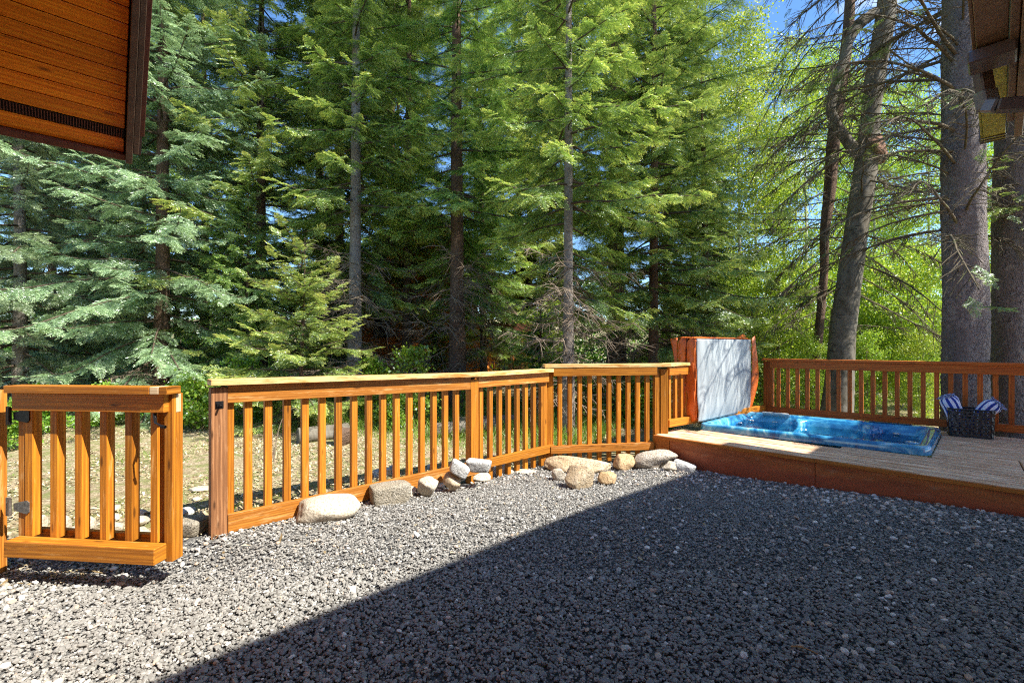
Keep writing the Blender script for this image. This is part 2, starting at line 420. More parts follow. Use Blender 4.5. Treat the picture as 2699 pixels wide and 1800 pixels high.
def make_gravel():
    xs = np.linspace(-6, 7, 90); ys = np.linspace(-4, 5.6, 80)
    X, Y = np.meshgrid(xs, ys); Z = gz(X, Y) - 0.012
    n = NX*X + NY*Y
    Z = np.where(((n > 3.9) & ~((X < -1.75) & (Y < 3.0))) | (X + Y > 7.6), Z - 0.1, Z)
    link('gravel_bed', grid_mesh('gravel_bed', np.stack([X, Y, Z], -1)), M['bed'])
    tag(bpy.data.objects['gravel_bed'], 'dark grit under the crushed stone', kind='structure')
    rng = np.random.default_rng(7)
    ico = bmesh.new(); bmesh.ops.create_icosphere(ico, subdivisions=1, radius=1.0)
    iv = np.array([v.co[:] for v in ico.verts]); it = np.array([[v.index for v in f.verts] for f in ico.faces]); ico.free()
    ov = np.array([[1, 0, 0], [-1, 0, 0], [0, 1, 0], [0, -1, 0], [0, 0, 1], [0, 0, -1]], float)
    ot = np.array([[0, 2, 4], [2, 1, 4], [1, 3, 4], [3, 0, 4], [2, 0, 5], [1, 2, 5], [3, 1, 5], [0, 3, 5]])
    tris, tint = [], []
    def batch(x, y, size, flat, verts, faces, lift, grey, rough):
        k = len(x)
        dv = verts[None]*(1 + rng.uniform(-rough, rough, (k, len(verts), 1)))
        sc = np.stack([rng.uniform(0.75, 1.35, k), rng.uniform(0.7, 1.0, k), rng.uniform(flat*0.8, flat*1.25, k)], -1)*size[:, None]*0.5
        dv = dv*sc[:, None, :]
        q = rng.normal(0, 1, (k, 3))*np.array([0.32, 0.32, 0]); yaw = rng.uniform(0, 2*np.pi, k)
        cx, sx = np.cos(q[:, 0]), np.sin(q[:, 0]); cy, sy = np.cos(q[:, 1]), np.sin(q[:, 1]); cz, sz = np.cos(yaw), np.sin(yaw)
        o_, l_ = np.zeros(k), np.ones(k)
        Rx = np.stack([l_, o_, o_, o_, cx, -sx, o_, sx, cx], -1).reshape(k, 3, 3)
        Ry = np.stack([cy, o_, sy, o_, l_, o_, -sy, o_, cy], -1).reshape(k, 3, 3)
        Rz = np.stack([cz, -sz, o_, sz, cz, o_, o_, o_, l_], -1).reshape(k, 3, 3)
        dv = np.einsum('kij,kvj->kvi', Rz @ Rx @ Ry, dv)
        dv += np.stack([x, y, gz(x, y) + lift], -1)[:, None, :]
        tris.append(dv[:, faces].reshape(-1, 3, 3)); tint.append(np.repeat(grey, len(faces)))
    def scatter(y0, y1, dens):
        A = (y1 - y0)*2*1.35*y1
        k = int(A*dens); x = rng.uniform(-1.35*y1, 1.35*y1, k); y = rng.uniform(y0, y1, k)
        ok = on_gravel(x, y) & (np.abs(x) < 1.30*y + 0.3)
        return x[ok], y[ok]
    def greys(k):
        g = np.clip(rng.normal(0.45, 0.11, k), 0, 0.78)
        r = rng.random(k)
        g = np.where(r > 0.965, rng.uniform(0.84, 0.92, k), g)
        return np.where(r > 0.985, rng.uniform(0.93, 1.0, k), g)
    for y0, y1, dens, hi in ((1.5, 2.6, 7800, True), (2.6, 4.2, 6000, False), (4.2, 5.5, 4200, False)):
        x, y = scatter(y0, y1, dens); k = len(x)
        size = rng.lognormal(math.log(0.0148), 0.32, k)
        batch(x, y, size, 0.56, iv if hi else ov, it if hi else ot, rng.uniform(-0.004, 0.009, k), greys(k), 0.24 if hi else 0.2)
    # rounder pale pebbles, thicker on the ground along the deck
    x, y = scatter(1.5, 5.4, 260); k = len(x)
    near = np.clip(1.5 - np.abs(x + y - 7.2)/0.9, 0, 1) * (x > 1.6)
    nfp = NX*x + NY*y
    keep = rng.random(k) < 0.05 + 0.64*near + 0.09*(x > 0.6) + 0.45*(nfp > 3.42)
    x, y = x[keep], y[keep]; k = len(x)
    batch(x, y, rng.uniform(0.022, 0.042, k), 0.6, iv, it, 0.008 + 0*x, rng.uniform(0.70, 1.0, k), 0.08)
    me = tris_mesh('gravel', np.concatenate(tris), np.concatenate(tint))
    o = link('gravel', me, M['stones']); tag(o, 'crushed grey gravel with scattered pale pebbles', 'gravel', kind='stuff')
    print('gravel tris', len(me.polygons), round(time.time() - T0, 1))
make_gravel()

# ------------------------------------------------------------------ railings
def fence_pt(n):          # baluster number n along the long railing
    Y = 3.15*(1 + 0.02787*n); u = ((599 + 73.9*n)/(1 + 0.02787*n) - CX)/F
    return u*Y, Y
FD = Vector((1.085, 1, 0)).normalized(); FN = Vector((FD.y, -FD.x, 0))   # along, and towards the gravel
A = Vector((*fence_pt(-0.42), 0)); B = Vector((*fence_pt(16.45), 0)); C = Vector((*fence_pt(25.3), 0))
D = Vector((1.86, 5.60, 0)); E = Vector((3.98, 7.15, 0))

def at(p, z): return Vector((p.x, p.y, z))

def make_garden_railing():
    r = empty('garden_railing', at(A, 0), 'long orange wooden railing with a brown end post and sun-bleached top board beside the gravel', 'railing')
    P = lambda n, off=0.0: Vector((*fence_pt(n), 0)) + FN*off
    # posts
    stick('post', at(A, 0), -0.15, 1.00, 0.095, 0.095, FN, M['post_brown'], r)
    stick('post', B, -0.2, 0.935, 0.095, 0.095, FN, M['stain'], r)
    stick('post', C + Vector((0, 0.02, 0)), -0.3, 0.975, 0.09, 0.09, (0, -1), M['stain'], r)
    stick('post', D, -0.2, 0.985, 0.09, 0.09, (0, -1), M['stain'], r)
    # caps: long section falls slightly from A to C
    zA, zB, zC = 1.038, 0.985, 0.985
    board('cap_board', at(A - FD*0.055, zA) + FN*0.02, at(B + FD*0.05, zB) + FN*0.02, 0.14, 0.038, M['cap_worn'], r)
    board('cap_board', at(B + FD*0.052, zB) + FN*0.02, at(C + FD*0.03, zC) + FN*0.02, 0.138, 0.038, M['cap_worn'], r)
    # under-cap boards and top rails
    board('top_rail', at(A + FD*0.049, 0.955) + FN*0.026, at(B - FD*0.049, 0.905) + FN*0.026, 0.038, 0.125, M['stain_worn'], r)
    board('top_rail', at(B + FD*0.049, 0.908) + FN*0.026, at(C - FD*0.05, 0.908) + FN*0.026, 0.038, 0.112, M['stain_worn'], r)
    board('bottom_rail', at(A + FD*0.049, 0.068) + FN*0.036, at(B + FD*0.2, 0.050) + FN*0.036, 0.038, 0.125, M['stain_worn'], r)
    board('bottom_rail', at(B + FD*0.202, 0.07) + FN*0.036, at(C + FD*0.02, 0.072) + FN*0.036, 0.038, 0.09, M['stain'], r)
    board('base_board', at(A + FD*0.2, 0.075) + FN*-0.055, at(B - FD*0.1, 0.058) + FN*-0.055, 0.085, 0.035, M['cap_worn'], r)
    me = box_mesh('baluster', 0.85, 0.049, 0.045); me.materials.append(M['stain'])
    for n in range(0, 16):
        p = P(n + (0.12 if n == 0 else 0), -0.016)
        stick('baluster', p, 0.055, 0.905, 0.04, 0.04, FN, None, r, me=me)
    me2 = box_mesh('long_baluster', 1.02, 0.048, 0.045); me2.materials.append(M['stain'])
    for n in list(np.arange(17.35, 25.0, 1.0)) + [24.75]:
        p = P(n, -0.016)
        stick('baluster', p, -0.12, 0.90, 0.04, 0.04, FN, None, r, me=me2)
    # section facing the camera, C to D
    cd_ = (D - C).normalized(); cn = Vector((cd_.y, -cd_.x, 0))
    board('cap_board', at(C - cd_*0.07, 1.035) + cn*0.02, at(D + cd_*0.06, 1.035) + cn*0.02, 0.14, 0.038, M['cap_worn'], r)
    board('top_rail', at(C + cd_*0.03, 0.965) + cn*0.066, at(D - cd_*0.12, 0.965) + cn*0.066, 0.038, 0.095, M['stain'], r)
    board('bottom_rail', at(C - cd_*0.0, 0.058) + cn*0.045, at(D - cd_*0.16, 0.062) + cn*0.045, 0.07, 0.085, M['stain_worn'], r)
    L = (D - C).length
    for k in range(1, 12):
        p = C + cd_*(k*0.1215 + 0.0)
        if p.x > D.x - 0.14: continue
        stick('baluster', p + cn*0.02, -0.13, 0.94, 0.04, 0.04, cn, None, r, me=me2)
    stick('baluster', D - cd_*0.095, -0.12, 0.94, 0.06, 0.06, cn, M['stain'], r)
    # latch on the end post
    lp = at(A, 0.885) + FN*0.049 + FD*0.0
    la = board('latch_plate', lp - FD*0.024, lp + FD*0.024, 0.006, 0.05, M['iron'], r, 0.001)
    board('latch_bolt', lp + FN*0.012 + Vector((0, 0, 0.0)), lp + FN*0.05, 0.012, 0.012, M['iron'], la, 0.002)
    board('latch_keeper', lp + FN*0.008 - FD*0.012 - Vector((0, 0, 0.012)), lp + FN*0.008 - FD*0.012 + Vector((0, 0, 0.012)), 0.009, 0.007, M['iron'], la, 0.001, up=FN)
    board('latch_keeper', lp + FN*0.008 + FD*0.012 - Vector((0, 0, 0.012)), lp + FN*0.008 + FD*0.012 + Vector((0, 0, 0.012)), 0.009, 0.007, M['iron'], la, 0.001, up=FN)
make_garden_railing()

def make_side_railing():
    r = empty('side_railing', at(D, 0.2), 'short orange railing behind the upright hot tub cover', 'railing')
    d = (E - D).normalized(); n = Vector((d.y, -d.x, 0)); L = (E - D).length
    board('cap_board', at(D + d*0.065, 1.036), at(E - d*0.95, 1.036), 0.139, 0.038, M['cap_worn'], r)
    board('top_rail', at(D + d*0.06, 0.955) + n*0.03, at(E - d*0.93, 0.955) + n*0.03, 0.038, 0.1, M['stain'], r)
    board('bottom_rail', at(D + d*0.05, 0.315) + n*0.03, at(E - d*0.12, 0.30) + n*0.03, 0.05, 0.09, M['stain'], r)
    me = box_mesh('side_baluster', 0.62, 0.046, 0.04); me.materials.append(M['stain'])
    k = 0.13
    while k < L - 0.95:
        stick('baluster', D + d*k - n*0.012, 0.30, 0.92, 0.04, 0.04, n, None, r, me=me); k += 0.128
make_side_railing()

BKD = Vector((1, -1, 0)).normalized(); BKN = Vector((-1, -1, 0)).normalized()
def make_back_railing():
    e0 = Vector((4.0, 7.13, 0)); L = 3.9
    r = empty('back_railing', at(e0, 0.2), 'red-brown wooden railing along the back of the hot tub deck', 'railing')
    P = lambda s: e0 + BKD*s
    zt = lambda s: 1.045 + 0.012*s/2.6
    board('cap_board', at(P(-0.06), zt(-0.06)) + BKN*0.015, at(P(L), zt(L)) + BKN*0.015, 0.14, 0.036, M['deck_rail'], r)
    board('top_rail', at(P(0.05), zt(0) - 0.072) + BKN*0.045, at(P(L), zt(L) - 0.072) + BKN*0.045, 0.038, 0.105, M['deck_rail'], r)
    board('bottom_rail', at(P(-0.25), 0.272) + BKN*0.045, at(P(L), 0.335) + BKN*0.045, 0.05, 0.09, M['deck_rail'], r)
    stick('post', P(0.02), -0.4, 1.02, 0.13, 0.09, BKN, M['deck_rail'], r)
    stick('post', P(2.74), -0.4, 1.03, 0.10, 0.09, BKN, M['deck_rail'], r)
    stick('post', P(1.55), -0.4, 0.30, 0.09, 0.09, BKN, M['deck_rail'], r)
    me = box_mesh('back_baluster', 0.68, 0.048, 0.04); me.materials.append(M['deck_rail'])
    k = 0.155
    while k < L:
        if abs(k - 2.74) > 0.1:
            stick('baluster', P(k) + BKN*0.002, 0.275 + 0.02*k, 0.955 + 0.02*k*0.2, 0.04, 0.04, BKN, None, r, me=me)
        k += 0.1275
make_back_railing()

# ------------------------------------------------------------------ gate
def make_gate():
    a = Vector((-2.965, 2.665, 0)); b = Vector((-1.955, 2.575, 0))
    d = (b - a).normalized(); n = Vector((d.y, -d.x, 0))         # n faces the camera
    r = empty('garden_gate', at(a, 0.05), 'low orange slatted wooden gate standing ajar at the left of the gravel', 'gate')
    P = lambda s, z, off=0.0: at(a + d*s, z) + n*off
    L = (b - a).length
    board('cap_board', P(0.016, 1.033, -0.025), P(L - 0.085, 1.033, -0.025), 0.096, 0.042, M['stain'], r)
    board('cap_patch', P(L - 0.083, 1.033, -0.025), P(L - 0.030, 1.033, -0.025), 0.094, 0.041, M['bare'], r)
    board('cap_block', P(L - 0.028, 1.033, -0.028), P(L + 0.022, 1.033, -0.028), 0.098, 0.044, M['stain'], r)
    board('top_rail', P(0.035, 0.958, -0.022), P(L - 0.02, 0.958, -0.022), 0.036, 0.102, M['stain'], r)
    board('bottom_rail', P(0.048, 0.118, 0.005), P(L - 0.03, 0.110, 0.005), 0.085, 0.092, M['stain'], r, 0.004)
    board('back_rail', P(0.03, 0.13, -0.118), P(L - 0.08, 0.12, -0.118), 0.036, 0.10, M['stain'], r)
    me = box_mesh('gate_baluster', 0.80, 0.046, 0.052); me.materials.append(M['stain'])
    stick('stile', P(0.048, 0, -0.072), 0.155, 0.985, 0.052, 0.05, n, M['stain_worn'], r)
    stick('stile', P(0.096, 0, -0.069), 0.155, 0.985, 0.052, 0.052, n, M['stain'], r)
    for k in range(5):
        stick('baluster', P(0.258 + 0.16*k, 0, -0.069), 0.15, 0.95, 0.046, 0.052, n, None, r, me=me)
    stick('stile', P(L - 0.026, 0, -0.080), 0.045, 1.008, 0.050, 0.076, n, M['stain'], r)
    stick('stop_strip', P(L - 0.005, 0, -0.085), 0.90, 1.005, 0.012, 0.035, n, M['bare'], r)
    # strap hinges
    for z, m in ((0.87, M['iron']), (0.33, M['zinc'])):
        h = board('hinge', P(-0.01, z, 0.0), P(0.095, z, 0.0), 0.006, 0.062, m, r, 0.0015) if False else None
        hp = [(-0.02, 0.021), (0.065, 0.040), (0.082, 0.028), (0.082, -0.028), (0.065, -0.040), (-0.02, -0.021)]
        vs, k = [], len(hp)
        for off in (-0.044, -0.038):
            for s_, z_ in hp: vs.append(P(s_ + 0.022, z + z_, off + 0.0))
        fs = [tuple(range(k)), tuple(range(2*k - 1, k - 1, -1))] + [(i, (i + 1) % k, k + (i + 1) % k, k + i) for i in range(k)]
        h = link('hinge', mesh_pyd('hinge', [v - r.location for v in vs], fs), m, r, Matrix.Translation(r.location))
        v, q = tube_arrays([(np.array([P(-0.012, z - 0.05, -0.03)[:], P(-0.012, z + 0.05, -0.03)[:]]), [0.009, 0.009])], 10)
        link('hinge_pin', quads_mesh('hinge_pin', v, q), m, h)
        board('hinge_leaf', P(-0.035, z - 0.055, -0.04), P(-0.035, z + 0.055, -0.04), 0.03, 0.006, m, h, 0.001, up=n)
    # drop latch on the free stile
    v, q = tube_arrays([(np.array([P(L - 0.075, 0.875, -0.01)[:], P(L - 0.05, 0.855, 0.02)[:], P(L + 0.005, 0.835, 0.03)[:]]), [0.008, 0.006, 0.006]),
                        (np.array([P(L - 0.09, 0.90, -0.02)[:], P(L - 0.07, 0.845, -0.005)[:]]), [0.010, 0.007]),
                        (np.array([P(L + 0.0, 0.835, 0.03)[:], P(L + 0.022, 0.833, 0.03)[:]]), [0.011, 0.009])], 8)
    link('latch', quads_mesh('latch', v, q), M['iron'], r)
    # hinge post at the picture's left edge
    pr = empty('gate_post', at(a - d*0.12, 0), 'pale edge of the post that carries the gate hinges', 'post')
    stick('shaft', a - d*0.158 - n*0.05, -0.1, 1.02, 0.09, 0.09, n, M['stain_worn'], pr)
make_gate()

# ------------------------------------------------------------------ deck
DF0 = Vector((1.733, 5.50, 0)); DF1 = Vector((2.845, 4.305, 0)); DF2 = Vector((6.4, 0.98, 0))
def make_deck():
    r = empty('hot_tub_deck', (3.5, 5.0, 0), 'low wooden deck of long boards around the sunken hot tub', 'deck')
    fd = (DF2 - DF0).normalized(); fn = Vector((fd.y, -fd.x, 0))
    if fn.dot(Vector((-1, -1, 0))) < 0: fn = -fn
    back = -fn
    # boards run parallel to the front edge; w is the distance back from it
    zt = 0.2
    L = (DF2 - DF0).length
    tube = TUB
    rng = random.Random(4)
    vs, fs = [], []
    bw, gap = 0.136, 0.014
    def plank(nm, s0, s1, w0, mat=M['deck_board'], z=zt):
        if s1 - s0 < 0.03: return
        a = DF0 + fd*s0 + back*(w0 + bw/2); b = DF0 + fd*s1 + back*(w0 + bw/2)
        zz = z - 0.019 + rng.uniform(-0.0015, 0.0015)
        board(nm, at(a, zz), at(b, zz), bw - gap, 0.038, mat, r, 0.004)
    k = 0
    w = 0.0
    tubpoly = tube['poly']
    def span_inside(w0):
        """s-range of the tub in the row starting at w0"""
        ss = []
        for ww in (w0, w0 + bw):
            for i in range(4):
                p, q = tubpoly[i], tubpoly[(i + 1) % 4]
                wp, wq = (p - DF0).dot(back), (q - DF0).dot(back)
                if (wp - ww)*(wq - ww) <= 0 and abs(wp - wq) > 1e-6:
                    t_ = (ww - wp)/(wq - wp); ss.append((p + (q - p)*t_ - DF0).dot(fd))
        for p in tubpoly:
            if w0 <= (p - DF0).dot(back) <= w0 + bw: ss.append((p - DF0).dot(fd))
        return (min(ss), max(ss)) if ss else None
    while w < 2.62:
        inside = span_inside(w)
        s_start = 0.0 if w < 0.5 else 0.42
        if inside is None:
            if w > 1.0 and False: pass
            if rng.random() < 0.6 or w < 0.2:
                plank('deck_board', s_start, L, w)
            else:
                m_ = rng.uniform(2.2, 3.4); plank('deck_board', s_start, m_, w); plank('deck_board', m_ + 0.004, L, w)
        else:
            if inside[0] - 0.004 > s_start + 0.05: plank('deck_board', s_start, inside[0] - 0.004, w)
            j = 3.02
            if 0.62 < w < 1.2:
                plank('deck_board', inside[1] + 0.004, j, w); plank('deck_board', j + 0.012, L, w)
            else:
                plank('deck_board', inside[1] + 0.004, L, w)
        w += bw; k += 1
    # edge nosing and skirt boards
    sk = fn*0.001
    z1 = 0.16
    seam = (DF1 - DF0).dot(fd)
    for s0, s1 in ((0.0, 0.17), (0.176, seam - 0.002), (seam + 0.002, seam + 2.4), (seam + 2.404, L)):
        a = DF0 + fd*s0 - fn*0.030; b = DF0 + fd*s1 - fn*0.030
        zb = -0.2
        me = box_mesh('skirt_board', (b - a).length, 0.034, z1 - zb, 0.002)
        # splash marks need the height above the gravel in UV.y
        uvl = me.uv_layers[0]
        for l in me.loops:
            c = me.vertices[l.vertex_index].co
            uvl.data[l.index].uv = (c.x + s0*3, c.z - (0.06 - (z1 + zb)/2) )
        o = link('skirt_board', me, M['fascia'] if s0 > 0.1 else M['deck_edge'], r, frame((at(a, (z1 + zb)/2) + at(b, (z1 + zb)/2))/2, b - a))
    board('edge_strip', at(DF0 + fn*0.012, 0.1785) - fd*0.015, at(DF2 + fn*0.012, 0.1785), 0.022, 0.036, M['deck_edge'], r, 0.003)
    # left end board
    e0 = DF0 - fd*0.012 + back*0.03; e1 = DF0 - fd*0.012 + back*0.5
    board('end_board', at(e0, 0.03), at(e1, 0.03), 0.03, 0.27, M['deck_edge'], r)
    b0 = DF0 + fd*0.02 + back*0.52; b1 = DF0 + fd*0.42 + back*0.52
    board('end_board', at(b0, 0.03), at(b1, 0.03), 0.03, 0.26, M['dark_trim'], r)
    # board painted near-black as the shade in the void below the planks
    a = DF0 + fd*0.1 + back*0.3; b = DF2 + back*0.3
    board('void_shade_joist', at(a, -0.02), at(b, -0.02), 0.04, 0.28, M['dark'], r)

NL = Vector((2.375, 5.82, 0)); NR = Vector((4.09, 4.445, 0))
tf = (NR - NL).normalized(); tb = Vector((-tf.y, tf.x, 0))
def tub_setup():
    Wd = 1.56
    ang = rad(7.5)
    tb2 = Vector((tb.x*math.cos(-ang) - tb.y*math.sin(-ang), tb.x*math.sin(-ang) + tb.y*math.cos(-ang), 0))
    return dict(poly=[NL, NR, NR + tb2*Wd, NL + tb2*Wd], tb=tb2, W=Wd)
TUB = tub_setup()
make_deck()

# ------------------------------------------------------------------ hot tub
def make_tub():
    Lg = (NR - NL).length; Wd = TUB['W']; tb2 = TUB['tb']
    r = empty('hot_tub', (NL + NR)/2 + tb2*Wd/2, 'sunken rectangular hot tub with a marbled blue glossy shell, full of water', 'hot tub')
    ZR = 0.285
    s = NT(bpy.data.materials.new('marbled_blue_acrylic'))
    tc = s.n('ShaderNodeTexCoord').outputs['Object']
    w = s.noise(tc, 2.3, 5, 0.62)
    nz = s.n('ShaderNodeTexNoise', Scale=3.0, Detail=6.0, Roughness=0.65, Distortion=2.2); s.set(nz.inputs['Vector'], tc)
    c = s.ramp(nz.outputs['Fac'], [(0.30, (0.010, 0.075, 0.22)), (0.45, (0.020, 0.20, 0.44)), (0.57, (0.09, 0.40, 0.62)), (0.70, (0.45, 0.72, 0.82))])
    b = s.n('ShaderNodeBsdfPrincipled', Base_Color=c, Roughness=0.12)
    b.inputs['Coat Weight'].default_value = 0.6
    shell_m = s.out(b)
    # rounded rectangle profile rings
    def rr(inset, z, rc, k=10):
        pts = []
        hx, hy = Lg/2 - inset, Wd/2 - inset
        rc = max(0.02, rc)
        for cx, cy, a0 in ((hx - rc, hy - rc, 0), (-hx + rc, hy - rc, 90), (-hx + rc, -hy + rc, 180), (hx - rc, -hy + rc, 270)):
            for i in range(k):
                a = rad(a0 + 90*i/(k - 1)); pts.append((cx + rc*math.cos(a), cy + rc*math.sin(a), z))
        return pts
    cen = NL + tf*(Lg/2) + tb2*(Wd/2)
    def W3(p): return cen + tf*p[0] + tb2*p[1] + Vector((0, 0, p[2]))
    rings = [rr(0.0, ZR - 0.09, 0.10), rr(0.0, ZR - 0.035, 0.10), rr(0.006, ZR - 0.012, 0.10), rr(0.022, ZR - 0.001, 0.09), rr(0.04, ZR, 0.09),
             rr(0.085, ZR - 0.004, 0.09), rr(0.105, ZR - 0.014, 0.10), rr(0.115, ZR - 0.035, 0.12)]
    n = len(rings[0]); vs, fs = [], []
    for rg in rings: vs += [W3(p) - r.location for p in rg]
    for a in range(len(rings) - 1):
        for i in range(n):
            fs.append((a*n + i, a*n + (i + 1) % n, (a + 1)*n + (i + 1) % n, (a + 1)*n + i))
    link('rim', mesh_pyd('rim', vs, fs, True), shell_m, r, Matrix.Translation(r.location))
    # basin: height field
    nx, ny = 130, 96
    hx, hy = Lg/2 - 0.108, Wd/2 - 0.108
    gx, gy = np.meshgrid(np.linspace(-hx, hx, nx), np.linspace(-hy, hy, ny), indexing='ij')
    dx, dy = hx - np.abs(gx), hy - np.abs(gy)
    rc = 0.14
    de = np.minimum(dx, dy)
    cr = (dx < rc) & (dy < rc)
    de = np.where(cr, rc - np.sqrt((rc - dx)**2 + (rc - dy)**2), de)
    wall = sstep(de/0.13)
    depth = 0.34 + 0.0*gx
    # lounge seat on the left, deep well in the middle, two scooped seats and corner shelves
    depth = depth + 0.40*np.exp(-(((gx - 0.05)/0.30)**4 + ((gy + 0.05)/0.42)**4))
    depth = depth - 0.20*np.exp(-(((gx + 0.62)/0.10)**2 + ((gy - 0.1)/0.5)**4))
    depth = depth - 0.24*np.exp(-(((gx - 0.45)/0.07)**2))*sstep((gy + 0.1)/0.5)
    depth = depth - 0.22*np.exp(-(((gx + 0.33)/0.07)**2))*sstep((gy + 0.2)/0.5)
    for cx_, cy_, rr_, hh in ((-0.30, 0.66, 0.13, 0.22), (0.42, 0.62, 0.15, 0.24), (0.95, -0.50, 0.17, 0.27), (0.98, 0.50, 0.2, 0.24), (-0.95, 0.6, 0.2, 0.22), (-0.92, -0.55, 0.2, 0.2), (0.40, -0.62, 0.12, 0.2), (-0.25, -0.62, 0.12, 0.2)):
        depth = depth - hh*np.exp(-(((gx - cx_)**2 + (gy - cy_)**2)/rr_**2)**1.6)
    gz_ = ZR - 0.03 - np.maximum(depth, 0.03)*wall
    P = np.empty((nx, ny, 3))
    for k in range(3): P[..., k] = cen[k] - r.location[k] + gx*tf[k] + gy*tb2[k]
    P[..., 2] = gz_ - r.location.z
    # keep sheet inside the rounded corners: pull outside points down
    out = cr & (de < -0.01)
    P[..., 2] = np.where(out, P[..., 2] - 0.03, P[..., 2])
    link('basin', grid_mesh('basin', P), shell_m, r, Matrix.Translation(r.location))
    # water
    sw = NT(bpy.data.materials.new('clear_tub_water'))
    tw = sw.n('ShaderNodeTexCoord').outputs['Object']
    h = sw.noise(tw, 7, 3, 0.5)
    nrm = sw.bump(h, 0.25, 0.02)
    tr = sw.n('ShaderNodeBsdfTransparent', Color=(0.62, 0.90, 0.95)); gl = sw.n('ShaderNodeBsdfGlossy', Roughness=0.02, Normal=nrm)
    fr = sw.n('ShaderNodeFresnel', IOR=1.33, Normal=nrm)
    wm = sw.out(sw.n('ShaderNodeMixShader', Fac=fr.outputs[0], i1=tr.outputs[0], i2=gl.outputs[0]))
    zw = ZR - 0.115
    pts = [W3((*p[:2], zw)) - r.location for p in rr(0.15, zw, 0.12, 8)]
    link('water', mesh_pyd('water', pts, [tuple(range(len(pts)))]), wm, r, Matrix.Translation(r.location))
    # pillow-shaped filter lid on the far rim, jets, control panel, corner dial
    grey = plain('grey_white_plastic', (0.52, 0.52, 0.50), 0.3, 0, 0.25, 12, spec=0.5)
    def slab(nm, x, y, z, lx, ly, lz, m, tilt=0.0, par=r, bev=0.02):
        me = box_mesh(nm, lx, ly, lz, min(bev, lz*0.45))
        mw = frame(W3((x, y, z)), tf) @ Matrix.Rotation(tilt, 4, 'X')
        return link(nm, me, m, par, mw)
    lid = slab('filter_lid', -0.62, Wd/2 - 0.155, ZR + 0.002, 0.34, 0.16, 0.03, grey, -0.35)
    slab('filter_lid_panel', -0.62, Wd/2 - 0.155, ZR + 0.012, 0.24, 0.09, 0.022, plain('pale_panel_plastic', (0.66, 0.64, 0.62), 0.25), -0.35, lid)
    slab('control_panel', 0.62, Wd/2 - 0.06, ZR + 0.004, 0.42, 0.05, 0.012, plain('dark_panel_plastic', (0.03, 0.06, 0.10), 0.25), 0, bev=0.005)
    jm = plain('steel_jet', (0.55, 0.58, 0.60), 0.2, 0.8)
    def ring(nm, x, y, z, R, m):
        a = np.linspace(0, 2*np.pi, 25)
        c0 = W3((x, y, z)) - r.location
        pts = np.stack([c0.x + R*np.cos(a), c0.y + R*np.sin(a), c0.z + 0*a], -1)
        v, q = tube_arrays([(pts, np.full(25, 0.009))], 8)
        return link(nm, quads_mesh(nm, v, q), m, r, Matrix.Translation(r.location))
    ring('jet', 0.94, -Wd/2 + 0.24, ZR - 0.012, 0.05, shell_m); ring('jet', 0.94, -Wd/2 + 0.24, ZR - 0.008, 0.026, jm)
    for x, y in ((-0.9, 0.52), (-0.62, 0.58), (0.42, 0.6), (-0.3, 0.6), (0.7, 0.58), (-0.95, 0.2)):
        ring('jet', x, y, ZR - 0.10, 0.03, jm)
make_tub()

